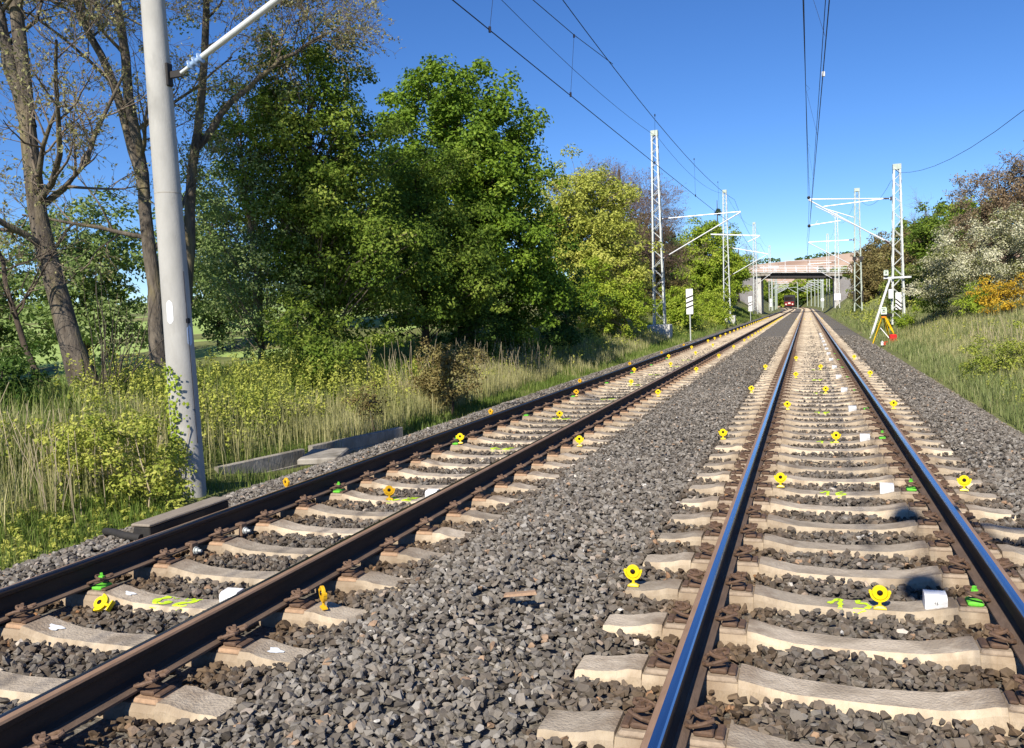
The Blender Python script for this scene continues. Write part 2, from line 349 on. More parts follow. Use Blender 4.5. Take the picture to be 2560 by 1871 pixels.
# ------------------------------------------------------------------ ballast stones (stuff)
Y0R, Y0L, SP = 3.3195, 4.2609-6*.6, 0.6
def stone_proto(seed, npts):
    import bmesh
    r = random.Random(seed); bm = bmesh.new()
    for _ in range(npts):
        d = unit([r.gauss(0, 1) for _ in range(3)]); k = r.uniform(.82, 1.0)
        bm.verts.new((d[0]*k, d[1]*k*r.uniform(.7, .85), d[2]*k*r.uniform(.5, .75)))
    res = bmesh.ops.convex_hull(bm, input=bm.verts)
    bmesh.ops.delete(bm, geom=[v for v in bm.verts if not v.link_faces], context='VERTS')
    bmesh.ops.triangulate(bm, faces=bm.faces); bm.verts.ensure_lookup_table(); bm.verts.index_update()
    V = np.array([v.co[:] for v in bm.verts]); F = np.array([[v.index for v in f.verts] for f in bm.faces]); bm.free()
    return V, F
def rand_rot(n):
    q = rng.normal(size=(n, 4)); q /= np.linalg.norm(q, axis=1)[:, None]; a, b, c, d = q.T
    return np.stack([np.stack([a*a+b*b-c*c-d*d, 2*(b*c-a*d), 2*(b*d+a*c)], -1), np.stack([2*(b*c+a*d), a*a-b*b+c*c-d*d, 2*(c*d-a*b)], -1), np.stack([2*(b*d-a*c), 2*(c*d+a*b), a*a-b*b-c*c+d*d], -1)], 1)
def in_view(x, y, z, mx=120, my=140):
    r, u, f = cam_basis(); d = np.stack([x-CAMP[0], y-CAMP[1], z-CAMP[2]], -1); dz = d@f
    px = 1280+FPX*(d@r)/np.maximum(dz, .05); py = 935.5-FPX*(d@u)/np.maximum(dz, .05)
    return (dz > .3) & (px > -mx) & (px < 2560+mx) & (py < 1871+my)
def scatter_stones(x0, x1, y0, y1, dens, rlo, rhi, protos, margin):
    n = int((x1-x0)*(y1-y0)*dens); x = rng.uniform(x0, x1, n); y = rng.uniform(y0, y1, n)
    z = bed_h(x, y)+rng.uniform(-.022, .012, n)
    k = in_view(x, y, z, margin, margin)
    for cx, yb in ((0.0, Y0R), (-4.0, Y0L)):
        d = np.abs(x-cx); ph = (y-yb) % SP; ph = np.minimum(ph, SP-ph)
        hit = (d < 1.31) & (ph < .125) & (z < -.20); k &= ~hit
        for s_ in (-GH, GH): k &= ~(np.abs(x-cx-s_) < .085)
    x, y, z = x[k], y[k], z[k]; n = len(x)
    size = rlo*(rhi/rlo)**(rng.beta(1.6, 2.2, n)); pid = rng.integers(0, len(protos), n); Rm = rand_rot(n)
    # lay the flat side of the stones roughly level
    sh = np.clip(rng.normal(.48, .2, n), 0, .9); q = rng.random(n); sh[q < .012] = .955; sh[q > .996] = 1.0
    inner = (np.abs(x) < 1.35) | (np.abs(x+4) < 1.35); sh = np.where(inner & (sh < .9), sh*.74, sh)
    xr = np.minimum(np.abs(np.abs(x)-GH), np.abs(np.abs(x+4)-GH)); ru = np.clip(1.05*np.exp(-(xr/.30)**2)+rng.normal(0, .18, n)+np.where(inner, .25, 0), 0, 1)
    Vs, Fs, Ss, Rs = [], [], [], []; base = 0
    for p, (PV, PF) in enumerate(protos):
        idx = np.where(pid == p)[0]
        if not len(idx): continue
        W_ = np.einsum('nij,vj->nvi', Rm[idx], PV)*size[idx, None, None]
        W_[..., 2] *= .8
        W_ += np.stack([x[idx], y[idx], z[idx]], -1)[:, None]
        nv = len(PV)
        Vs.append(W_.reshape(-1, 3)); Fs.append((PF[None]+(np.arange(len(idx))*nv)[:, None, None]+base).reshape(-1, 3))
        Ss.append(np.repeat(sh[idx], len(PF))); Rs.append(np.repeat(ru[idx], len(PF))); base += nv*len(idx)
    return np.concatenate(Vs), np.concatenate(Fs), np.concatenate(Ss), np.concatenate(Rs)
P_near = [stone_proto(i, 11) for i in range(14)]; P_mid = [stone_proto(50+i, 8) for i in range(10)]; P_far = [stone_proto(90+i, 6) for i in range(8)]
parts_ = [scatter_stones(-6.9, 2.9, 1.2, 9.5, 950, .020, .052, P_near, 160),
          scatter_stones(-7.1, 3.0, 9.5, 18, 680, .021, .046, P_mid, 60),
          scatter_stones(-7.1, 3.0, 18, 32, 360, .026, .046, P_far, 30),
          scatter_stones(-7.1, 3.0, 32, 46, 130, .032, .055, P_far, 20)]
Vst, Fst, Sst, Rst = [], [], [], []; b0 = 0
for v_, f_, s_, r_ in parts_:
    Vst.append(v_); Fst.append(f_+b0); Sst.append(s_); Rst.append(r_); b0 += len(v_)
me = mesh_np('ballast_stones', np.concatenate(Vst), np.concatenate(Fst), M['stone'], np.concatenate(Sst))
a = me.attributes.new('rust', 'FLOAT', 'FACE'); a.data.foreach_set('value', np.concatenate(Rst).astype(np.float32))
tag(link('ballast_stones', me), 'loose grey crushed stones between and beside the sleepers', 'ballast', kind='stuff')

# ------------------------------------------------------------------ rails
def make_rail(xc, side, label):
    prof = [(-.075, -.172), (-.075, -.161), (-.03, -.147), (-.009, -.128), (-.009, -.052), (-.033, -.038), (-.036, -.014), (-.031, -.004), (-.013, 0), (-.006, .0002),
            (.012, 0), (.026, -.002), (.033, -.008), (.036, -.016), (.033, -.038), (.009, -.052), (.009, -.128), (.03, -.147), (.075, -.161), (.075, -.172)]
    # +u points to the gauge side
    mi = [1, 1, 0, 0, 0, 0, 2, 2, 2, 3, 3, 3, 0, 0, 0, 0, 0, 1, 1, 1]
    yy = np.concatenate([np.arange(-3, 200, 4.0), np.arange(200, 345, 5.0)]); n = len(prof)
    V = []; gs = -side
    for y in yy:
        c = float(curve(y))
        for u, z in prof: V.append((xc+side*GH+gs*u+c, y, z))
    F = []; mm = []
    for i in range(len(yy)-1):
        for j in range(n):
            k = (j+1) % n; q = (i*n+j, i*n+k, (i+1)*n+k, (i+1)*n+j)
            F.append(q if gs < 0 else q[::-1]); mm.append(mi[j])
    me = mesh_np('rail', V, F, [M['railside'], M['railfoot'], M['railtan'], M['railtop'] if xc == 0 else M['railtop2']], midx=mm)
    return tag(link('rail', me), label, 'rail', 'four rails of the two tracks')
make_rail(0, -1, 'long steel rail with blue shine, left one of the right-hand track')
make_rail(0, 1, 'long steel rail with blue shine, right one of the right-hand track')
make_rail(-4, -1, 'dark steel rail nearest the grass verge on the left')
make_rail(-4, 1, 'dark steel rail with tan edge next to the stone heap between the tracks')

# ------------------------------------------------------------------ sleepers
SX = [0, .30, .42, .49, .535, .538, .972, .975, 1.04, 1.10, 1.19, 1.27, 1.30]
SZ = [-.232, -.222, -.202, -.184, -.178, -.200, -.200, -.180, -.180, -.196, -.208, -.208, -.214]
def stop(x): return float(np.interp(abs(x), SX, SZ))
def sleeper_mesh(jit, far=False):
    r = random.Random(jit); rings = []
    xs_ = [-q for q in SX[::-1]]+SX[1:]
    if far: xs_ = [-1.3, -1.04, -.975, -.535, -.42, 0, .42, .535, .975, 1.04, 1.3]
    for x in xs_:
        z = stop(x); a = abs(x); hw = np.interp(a, [0, .45, 1.1, 1.3], [.078, .092, .094, .088]); j = r.uniform(-.002, .002)
        rings.append([(x, -.148, -.42), (x, -hw-.022, z-.032+j), (x, -hw, z-.004+j), (x, hw, z-.004), (x, hw+.022, z-.032), (x, .148, -.42)])
    V = [p for q in rings for p in q]; F = []; mm = []
    for i in range(len(rings)-1):
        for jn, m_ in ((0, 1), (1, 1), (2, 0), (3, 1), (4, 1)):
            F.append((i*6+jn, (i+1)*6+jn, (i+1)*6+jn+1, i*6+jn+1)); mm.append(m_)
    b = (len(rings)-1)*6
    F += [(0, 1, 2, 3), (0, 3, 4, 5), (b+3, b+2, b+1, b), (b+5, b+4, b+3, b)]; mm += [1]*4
    F = [tuple(q)[::-1] for q in F]
    if far:
        me_v, me_f = V, F
        for sx in (-1, 1):
            for ox in (-.10, .10):
                x = sx*GH+ox; b = len(me_v)
                me_v += [(x-.045, -.07, -.20), (x+.045, -.07, -.20), (x+.045, .07, -.20), (x-.045, .07, -.20), (x-.03, -.05, -.125), (x+.03, -.05, -.125), (x+.03, .05, -.125), (x-.03, .05, -.125)]
                me_f += [(b, b+1, b+5, b+4), (b+1, b+2, b+6, b+5), (b+2, b+3, b+7, b+6), (b+3, b, b+4, b+7), (b+4, b+5, b+6, b+7)]; mm += [2]*5
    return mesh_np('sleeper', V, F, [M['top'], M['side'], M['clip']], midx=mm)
def fastening_mesh(paint=None, light=False, rusty=False):
    """guide plate, bent spring clip and screw; +u points away from the rail"""
    mb = MB()
    mb.bbox(.06, .212, -.098, .092, -.33, -.186, .012, 2)
    mb.bbox(.086, .165, -.062, .062, -.1855, -.160, .008, 0)
    mb.bbox(.168, .205, -.066, .066, -.1855, -.170, .006, 3)
    def arm(s):
        p = [(.058, .030*s, -.146), (.062, .060*s, -.143), (.080, .083*s, -.136), (.110, .094*s, -.124), (.142, .088*s, -.113), (.164, .066*s, -.110), (.162, .040*s, -.114), (.140, .026*s, -.118), (.115, .024*s, -.116), (.098, .020*s, -.110), (.088, .010*s, -.106), (.086, 0, -.105)]
        mb.tube(p, .0095, 7, 1)
    arm(-1); arm(1)
    mb.lathe([(.026, -.122), (.026, -.113)], (.126, 0, 0), (0, 0, 1), 12, 1)
    mb.v = [(x, y*.84, z) for x, y, z in mb.v]
    return mb.mesh('rail_fastening', [paint or M['clip'], M['cliplit'] if light else M['clip'], M['seat'] if rusty else M['seatp'], M['clip']])
def screw_mesh(m):
    mb = MB(); mb.lathe([(.0205, -.116), (.0205, -.104), (.017, -.1015)], (.126, 0, 0), (0, 0, 1), 6); mb.lathe([(.012, -.1015), (.012, -.085), (.008, -.083)], (.126, 0, 0), (0, 0, 1), 4)
    return mb.mesh('screw', m)
FM = {'right': fastening_mesh(), 'left': fastening_mesh(light=True, rusty=True), 'green': fastening_mesh(M['greenpaint'])}
SM = {'right': screw_mesh(M['clip']), 'left': screw_mesh(M['cliplit']), 'green': screw_mesh(M['greenpaint'])}
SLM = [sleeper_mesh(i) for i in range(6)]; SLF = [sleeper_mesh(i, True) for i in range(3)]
GLY = {'1': [[(.0, .35), (.6, 1), (.66, 0)]], '5': [[(1, .97), (.35, .97), (.28, .6), (.75, .62), (1.0, .33), (.75, .03), (.1, .02)]],
       '6': [[(.8, 1), (.25, .7), (.1, .3), (.4, 0), (.85, .12), (.85, .45), (.3, .45)]], '7': [[(.05, .95), (.95, .95), (.45, .02)], [(.3, .5), (.85, .5)]],
       '8': [[(.5, .5), (.1, .8), (.5, 1), (.9, .8), (.5, .5), (.05, .2), (.5, 0), (.95, .2), (.5, .5)]],
       '9': [[(.9, .7), (.5, .5), (.1, .7), (.5, 1), (.9, .8), (.75, .0)]],
       '0': [[(.5, 0), (.1, .3), (.1, .7), (.5, 1), (.9, .7), (.9, .3), (.5, 0)]], '2': [[(.1, .75), (.5, 1), (.9, .75), (.1, .03), (.95, .03)]],
       '3': [[(.1, .9), (.6, 1), (.85, .75), (.4, .55), (.9, .3), (.5, 0), (.05, .12)]], '4': [[(.7, 0), (.7, 1), (.05, .35), (.95, .35)]],
       'C': [[(.95, .9), (.4, .98), (.05, .5), (.3, .05), (.8, .2), (.85, .5)]], 'Z': [[(.1, .85), (.95, .98), (.75, .55), (.15, .35), (.3, .02), (.9, .12)]]}
def ribbon(mb, pts, wd, zf, m=0):
    q = []
    for a, b in zip(pts[:-1], pts[1:]):
        n = max(2, int(math.dist(a, b)/.02))
        q += [(a[0]+(b[0]-a[0])*k/n, a[1]+(b[1]-a[1])*k/n) for k in range(n)]
    q.append(pts[-1]); V = []
    for i, p in enumerate(q):
        a = np.array(q[max(i-1, 0)]); b = np.array(q[min(i+1, len(q)-1)]); t = unit(b-a); nn = np.array([-t[1], t[0]])
        ww = wd*(.8+.35*math.sin(i*1.9))
        for s_ in (-1, 1):
            c = np.array(p)+nn*ww/2*s_; V.append((c[0], c[1], zf(c[0], c[1])))
    F = [(2*i, 2*i+1, 2*i+3, 2*i+2) for i in range(len(q)-1)]
    mb.add(V, F, m)
def topz(x, y):
    a = abs(x); hw = float(np.interp(a, [0, .45, 1.1, 1.3], [.078, .092, .094, .088])); z = stop(x)-.004
    if abs(y) > hw: z -= (abs(y)-hw)/.022*.028
    return z+.004
def paint_number(txt, x0, wd, parent):
    mb = MB(); cw = wd/len(txt); y0, y1 = -.086, .080
    for i, ch in enumerate(txt):
        for st in GLY[ch]:
            ribbon(mb, [(x0+cw*(i+.06+.8*u)+.012*(v-.5), y0+(y1-y0)*v) for u, v in st], .031 if txt != 'CZ' else .055, topz)
    return mb.build('painted_number', M['yelpaint'], parent)
def paint_dab(x, parent, r=.045):
    mb = MB(); n = 14; V = [(x, 0, topz(x, 0)+.001)]
    for k in range(n):
        a = 2*math.pi*k/n; rr = r*(1+.25*math.sin(3*a+x)+.15*math.sin(5*a)); V.append((x+rr*math.cos(a), rr*.75*math.sin(a), topz(x+rr*math.cos(a), rr*.75*math.sin(a))+.001))
    mb.add(V, [(0, 1+k, 1+(k+1) % n) for k in range(n)]); return mb.build('paint_dab', M['whitepaint'], parent)
ORD = ['first', 'second', 'third', 'fourth']
NUMR = {3+5*k: str(15+k) for k in range(7)}
def add_sleepers(track):
    xc = TRK[track]; yb = Y0R if track == 'right' else Y0L
    for i in range(-2, 148):
        y = yb+i*SP; near = y < 31
        o = link('sleeper', SLM[i % 6] if near else SLF[i % 3], None, (xc, y, 0), 0.0); o.rotation_euler[2] = random.uniform(-.006, .006)
        if track == 'right':
            num = NUMR.get(i); k = (i-3) % 5; nb = NUMR.get(i-k)
            if num: lab = f'concrete sleeper of right-hand track painted with yellow {num}' if int(num) < 19 else f'right-track sleeper with faded yellow number, {["first","second","third"][int(num)-19]} beyond the one painted 18'
            elif nb and int(nb) < 19: lab = f'plain concrete sleeper of right-hand track, {ORD[k-1]} beyond the one painted {nb}'
            elif i < 3: lab = f'plain right-track sleeper, {["", "first", "second", "third", "fourth", "fifth"][3-i]} in front of the one painted 15'
            else: lab = 'plain pale concrete sleeper in the far part of the right-hand track'
        else:
            num = 'CZ' if (i-6) % 5 == 0 else None; k = (i-6) % 5; blk = (i-6)//5
            who = {0: 'beside the toppled yellow target', 1: 'with a standing target', 2: 'third from the front with a yellow smear', 3: 'fourth from the front with a yellow smear'}.get(blk)
            if num and who: lab = f'left-track concrete sleeper with illegible yellow paint, {who}'
            elif who and 0 <= blk < 2: lab = f'plain left-track sleeper, {ORD[k-1]} beyond the yellow smear {["beside the toppled target", "under the standing target"][blk]}'
            elif i < 6: lab = f'left-track concrete sleeper, {6-i} places in front of the yellow smear beside the toppled target'
            else: lab = 'plain pale concrete sleeper in the far part of the left-hand track'
        tag(o, lab, 'sleeper', f'sleepers of the {track}-hand track')
        if near:
            for sx in (-1, 1):
                for ou in (-1, 1):
                    gr = (track == 'right' and (i-3) % 5 == 0 and sx == 1 and ou == -1) or (track == 'left' and (i-6) % 5 == 0 and sx == -1 and ou == 1)
                    key = 'green' if gr else track
                    c = link('rail_fastening', FM[key], o, (sx*GH, 0, 0), 0.0 if ou > 0 else math.pi)
                    if gr: c['label'] = 'fastening sprayed bright green'
                    if y < 12: link('screw', SM[key], c)
        if track == 'right' and num and y < 24: paint_number(num, -.13, .245, o)
        if track == 'left' and num and y < 30: paint_number('CZ', -.19+.05*(i % 3), .32, o)
        if track == 'left' and i == 5: paint_dab(-.38, o); 
        if track == 'left' and i == 6: paint_dab(-.40, o, .035)
        if track == 'left' and i == 5: paint_dab(1.13, o, .04)
    V, F, mm = [], [], []
    me = SLF[0]; pv = np.array([v.co[:] for v in me.vertices]); pf = [tuple(p.vertices) for p in me.polygons]; pm = [p.material_index for p in me.polygons]
    mb = MB()
    for i in range(148, 560):
        y = yb+i*SP
        if y > 340: break
        mb.v += [tuple(q) for q in pv+np.array([xc+float(curve(y)), y, 0])]
        b = len(mb.v)-len(pv); mb.f += [tuple(b+j for j in f) for f in pf]; mb.m += pm
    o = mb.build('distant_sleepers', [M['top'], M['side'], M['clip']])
    tag(o, f'far run of concrete sleepers of the {track}-hand track towards the bridge', 'sleepers', f'sleepers of the {track}-hand track', 'stuff')
add_sleepers('right'); add_sleepers('left')

# ------------------------------------------------------------------ survey targets
def target_proto(ym):
    t = thing('survey_target', 'target', 'target', (0, 0, 0))
    mb = MB(); mb.loft([[(-.034, -.016, 0), (.034, -.016, 0), (.034, .016, 0), (-.034, .016, 0)], [(-.034, -.016, .006), (.034, -.016, .006), (.034, .016, .006), (-.034, .016, .006)],
                        [(-.013, -.010, .018), (.013, -.010, .018), (.013, .010, .018), (-.013, .010, .018)]])
    mb.build('foot', ym, t)
    mb = MB(); mb.tube([(0, 0, .016), (0, 0, .030), (0, 0, .052)], [.011, .0085, .013], 10); mb.build('stem', ym, t, True)
    # yoke: lower half band with two ears
    mb = MB(); c = np.array([0, 0, .094]); rings = []
    for k in range(15):
        a = math.radians(178+ (184*k/14)); ro, ri = .054, .043
        rings.append([(c[0]+r*math.cos(a), d, c[2]+r*math.sin(a)) for r, d in ((ri, -.011), (ro, -.011), (ro, .011), (ri, .011))])
    mb.loft(rings)
    for s_ in (-1, 1): mb.bbox(s_*.050-.008, s_*.050+.008, -.012, .012, .088, .106, .003)
    mb.build('yoke', ym, t)
    mb = MB(); n = 22
    def circ(r, y): return [(r*math.cos(2*math.pi*k/n), y, .094+r*math.sin(2*math.pi*k/n)) for k in range(n)]
    mb.loft([circ(.0165, -.0125), circ(.038, -.0125), circ(.0415, -.009), circ(.0415, .006), circ(.036, .010), circ(.0165, .010), circ(.0165, -.0125)], cap=False)
    mb.build('disc', ym, t)
    mb = MB(); mb.lathe([(.0163, .012), (.0163, -.009), (.013, -.016), (.006, -.0185), (.001, -.019)], (0, 0, .094), (0, 1, 0), 14); mb.build('prism', M['prism'], t, True)
    return t
TY = target_proto(M['yellow']); TO = target_proto(M['ochre']); used = {'y': False, 'o': False}
def put_target(x, y, z, rz, label, ochre=False, group='yellow survey targets standing on sleepers', rot=None):
    k = 'o' if ochre else 'y'; src = TO if ochre else TY
    if used[k]: o = dup(src, (x, y, z), rz, label, group)
    else:
        used[k] = True; o = src; o.location = (x, y, z); o.rotation_euler = (0, 0, rz); o['label'] = label; o['group'] = group
    if rot: o.rotation_euler = rot
    return o
GA = 'yellow survey targets of the right-hand track'; GB = 'yellow survey targets of the left-hand track'
k = 0
for n in range(15, 23):
    y = Y0R+(3+5*(n-15))*SP
    A = n % 2 == 1
    lab = f'by the yellow number {n}' if n < 18 else f'row {n-14} from the front'
    if A:
        put_target(-1.26, y-.02, stop(1.26), random.uniform(-.1, .25), f'yellow survey target on left sleeper end of right-hand track, {lab}', group=GA)
        put_target(.145 if n == 15 else .10, y-.06, stop(.1), random.uniform(-.05, .05), f'yellow survey target mid-sleeper in right-hand track, {lab}', group=GA)
    else:
        put_target(-.47-.03*(n % 4), y-.03, stop(.5), random.uniform(-.1, .1), f'yellow survey target just inside left rail of right-hand track, {lab}', group=GA)
        put_target(1.02+.03*(n % 3), y+.02, stop(1.04), random.uniform(-.1, .1), f'yellow survey target just outside right rail of right-hand track, {lab}', group=GA)
for x, s_ in ((-1.2, 'outside its left rail'), (-.42, 'just inside its left rail'), (.14, 'between its rails'), (1.2, 'outside its right rail')):
    o = put_target(x, 89.3, stop(x), .6, f'tiny far yellow survey target in the row across right-hand track, {s_}', group=GA)
FARL = []
for b in range(0, 36):
    y = Y0L+(6+5*b)*SP; A = b % 2 == 1
    if y > 108: break
    far = y > 40; od = b < 5
    wh = {0: 'nearest of all', 1: 'by the second yellow smear', 2: 'by the third yellow smear', 3: 'by the fourth yellow smear', 4: 'by the fifth yellow smear'}.get(b)
    def L(side, s2): return f'yellow survey target on left-hand track {side}, {wh}' if wh else f'distant small yellow survey target on left-hand track {side}'
    if A or far:
        if not far: put_target(-5.30, y+.1, -.212, -.5, L('outside its left rail', 0), True, GB)
        if not far: put_target(-4.05, y-.04, stop(.05), .55 if b < 3 else .2, L('between its rails', 0), b == 1, GB)
    if (not A) or far:
        if b > 0: put_target(-4.57, y, stop(.57)+.03, .15, L('just inside its left rail', 0), b == 2*2, GB)
        put_target(-2.94, y-.02, stop(1.05), -.75 if b == 0 else .1, L('outside its right rail', 0), b == 0, GB)
tp = put_target(-4.44, 4.02, -.225, 0, 'toppled yellow survey target lying in the stones of the left-hand track', False, GB)
from mathutils import Matrix
zl = unit((-1, .1, .12)); yl = np.array([-.3, .72, -.62]); yl = unit(yl-zl*np.dot(yl, zl)); xl = np.cross(yl, zl)
tp.rotation_euler = Matrix(((xl[0], yl[0], zl[0]), (xl[1], yl[1], zl[1]), (xl[2], yl[2], zl[2]))).to_euler(); tp.location = (-4.33, 4.03, -.205)

# ------------------------------------------------------------------ white reflector boxes
def tagbox():
    t = thing('reflector_box', 'box', 'box')
    mb = MB(); rings = []
    prof = [(-.055, 0), (-.058, .062), (-.048, .080), (-.028, .090), (.05, .094), (.058, .088), (.062, 0)]
    rings = [[(x, y, z) for y, z in prof] for x in (-.064, .064)]
    mb.loft(rings); mb.build('casing', M['white'], t)
    mb = MB()
    for q in range(6): mb.box(-.058, .058, -.0595, -.0585, .012+.009*q, .0128+.009*q)
    mb.build('printed_lines', M['conc2'], t)
    mb = MB()
    for i, ch in enumerate('15'):
        for st in GLY[ch]:
            P = [(-.010+.011*i+.008*u, .036+.014*v) for u, v in st]
            for a, b in zip(P[:-1], P[1:]): mb.bar((a[0], -.0605, a[1]), (b[0], -.0605, b[1]), .0018, .0012, up=(0, 1, 0))
    mb.build('printed_number', M['black'], t)
    return t
RB = tagbox(); RB.scale = (.88, .88, .88); GR = 'white boxes in a row inside the right-hand track'
for k in range(15):
    y = Y0R+(3+5*k)*SP-.02; lab = ['white box with printed 15 on the sleeper painted 15', 'white box in shade on the sleeper painted 16', 'white box on the sleeper painted 17', 'white box one row beyond the sleeper painted 17'][k] if k < 4 else 'small white box in the receding row inside the right-hand track'
    loc = (.43, y, stop(.43)-.012)
    if k == 0: o = RB; o.location = loc; o['label'] = lab; o['group'] = GR
    else:
        o = dup(RB, loc, random.uniform(-.06, .06), lab, GR)
        for c in list(o.children):
            if c.name.startswith('printed_number'): bpy.data.objects.remove(c)
for k, (x, lab) in enumerate(((-3.62, 'white box half hidden behind dark rail in left-hand track, nearest'), (-3.62, 'white box half hidden behind dark rail in left-hand track, second'))):
    o = dup(RB, (x, Y0L+(6+5*k)*SP+.02, stop(.4)-.012), .05, lab, 'white boxes inside the left-hand track')
    for c in list(o.children):
        if c.name.startswith('printed_number'): bpy.data.objects.remove(c)

# ------------------------------------------------------------------ rail foot clamps, trough, slabs
def foot_clamp(y, label):
    t = thing('rail_clamp', label, 'clamp', (-4-GH, y, 0), 0, 'bolted clamps on the left rail foot')
    mb = MB(); mb.bbox(.045, .10, -.035, .035, -.155, -.128, .006); mb.bbox(.086, .112, -.035, .035, -.235, -.13, .006); mb.build('bracket', M['cliplit'], t)
    mb = MB(); mb.lathe([(.030, .1125), (.030, .120)], (0, 0, -.192), (1, 0, 0), 14); mb.lathe([(.022, .1205), (.022, .140)], (0, 0, -.192), (1, 0, 0), 6); mb.build('nut', M['galv'], t)
    mb = MB(); mb.tube([(.1405, 0, -.192), (.168, 0, -.192)], .011, 10); mb.build('bolt', M['galv'], t)
foot_clamp(5.18, 'rusty clamp with shiny bolt on left rail foot, nearer of two')
foot_clamp(5.78, 'rusty clamp with shiny bolt on left rail foot, farther of two')
t = thing('trough', 'black lidded trough lying on the ballast beside the left rail', 'trough', (-5.38, 5.94, -.235), .01)
mb = MB(); mb.bbox(-.085, .085, -.52, .50, 0, .13, .012); mb.build('trough_body', M['rubber'], t)
mb = MB(); mb.bbox(-.095, .095, -.53, .51, .1305, .155, .008); mb.build('lid', M['lid'], t)
o = MB(); o.tube([(-5.36, 5.40, -.19), (-5.55, 5.42, -.185), (-5.8, 5.55, -.20), (-6.05, 5.72, -.25), (-6.25, 5.95, -.36), (-6.4, 6.2, -.46)], .032, 10)
tag(o.build('rubber_hose', M['rubber'], None, True), 'thick black rubber hose running from the trough into the grass', 'hose')
def slab_wall(p0, p1, zt, zb, th, label):
    d = unit(np.array([p1[0]-p0[0], p1[1]-p0[1], 0])); n = np.array([d[1], -d[0], 0])
    t = thing('wall_slab', label, 'wall', (p0[0], p0[1], 0), 0, 'concrete slabs of the low retaining wall')
    L = math.dist(p0, p1); mb = MB()
    for z0, z1, o_ in ((zb, zb+.16, .012), (zb+.165, zt, 0)):
        rr = []
        for s_ in (0, L):
            q = d*s_+n*o_; rr.append([tuple(q+np.array([0, 0, z0])), tuple(q+n*th+np.array([0, 0, z0])), tuple(q+n*th+np.array([0, 0, z1-.01])), tuple(q+n*(th-.012)+np.array([0, 0, z1])), tuple(q+np.array([0, 0, z1]))])
        mb.loft(rr)
    mb.build('slab', M['conc2'], t)
slab_wall((-8.25, 9.9), (-7.90, 11.55), -.50, -.88, .10, 'low weathered concrete wall slab in shade, nearer the pole')
slab_wall((-7.86, 11.72), (-7.36, 13.95), -.48, -.84, .10, 'low weathered concrete wall slab, farther one with sunlit end')
mb = MB(); mb.bbox(-.3, .3, -.45, .5, -.10, 0, .02)
tag(mb.build('stone_slab', M['conc2'], None, False, (-7.22, 11.15, -.50), .35), 'flat pale concrete slab lying at the ballast edge before the wall', 'slab')
mb = MB(); mb.loft([[(-.09, -.025, 0), (.10, -.035, 0), (.11, .02, 0), (-.08, .03, 0)], [(-.085, -.022, .012), (.095, -.03, .016), (.10, .018, .012), (-.07, .025, .010)]])
tag(mb.build('rusty_scrap', M['seat'], None, False, (-1.78, 4.42, -.075), .5), 'flat rusty brown scrap lying on the stone heap', 'scrap')
# ------------------------------------------------------------------ lattice masts and cantilevers
def lattice_mast(x, y, z0, z1, wb, wt, label, group, m=None, found=None, cap=True, step=.62):
    m = m or M['galv']; t = thing('lattice_mast', label, 'mast', (x, y, 0), 0, group)
    H = z1-z0
    def half(z): return (wb+(wt-wb)*(z-z0)/H)/2
    for sx in (-1, 1):
        for sy in (-1, 1):
            mb = MB()
            for (dx, dy, wx, wy) in ((0, 0, .085, .014), (0, 0, .014, .085)):
                a = np.array([sx*half(z0), sy*half(z0)*.8, z0]); b = np.array([sx*half(z1), sy*half(z1)*.8, z1])
                off = np.array([-sx*.036, 0, 0]) if wx > wy else np.array([0, -sy*.036-sy*.007, 0])
                mb.loft([[tuple(p+off+np.array([ex*wx/2, ey*wy/2, 0])) for ex, ey in ((-1, -1), (1, -1), (1, 1), (-1, 1))] for p in (a, b)])
            mb.build('leg', m, t)
    mb = MB()
    for face in range(4):
        z = z0+.15; k = 0
        while z < z1-.35:
            h = half(z)*2; dz = max(.32, h*.95); h1, h2 = half(z), half(min(z+dz, z1)); s_ = 1 if k % 2 else -1
            if face < 2:
                yy = (-1 if face == 0 else 1); a = (-s_*h1*.95, yy*h1*.8, z); b = (s_*h2*.95, yy*h2*.8, z+dz)
            else:
                xx = (-1 if face == 2 else 1); a = (xx*h1, -s_*h1*.76, z); b = (xx*h2, s_*h2*.76, z+dz)
            mb.bar(a, b, .045, .02, up=(0, 1, 0) if face >= 2 else (1, 0, 0)); z += dz; k += 1
    mb.build('bracing', m, t)
    if cap:
        mb = MB(); h = half(z1)+.03; mb.bbox(-h, h, -h*.8, h*.8, z1-.28, z1, .01); mb.build('cap', M['galvg'], t)
    if found:
        mb = MB(); fx0, fx1, fz0, fz1 = found; mb.bbox(fx0, fx1, -.5, .5, fz0, fz1, .03); mb.build('foundation', M['concp'], t)
    return t
def disc_insul(mb, a, b, r, n=4, m=0):
    a, b = np.asarray(a, float), np.asarray(b, float); d = unit(b-a); L = np.linalg.norm(b-a); prof = [(r*.45, 0)]
    for k in range(n):
        h = L*(k+.5)/n; prof += [(r*.5, h-L/n*.3), (r, h-L/n*.05), (r*.95, h+L/n*.08), (r*.5, h+L/n*.2)]
    prof.append((r*.45, L)); mb.lathe(prof, a, d, 12, m)
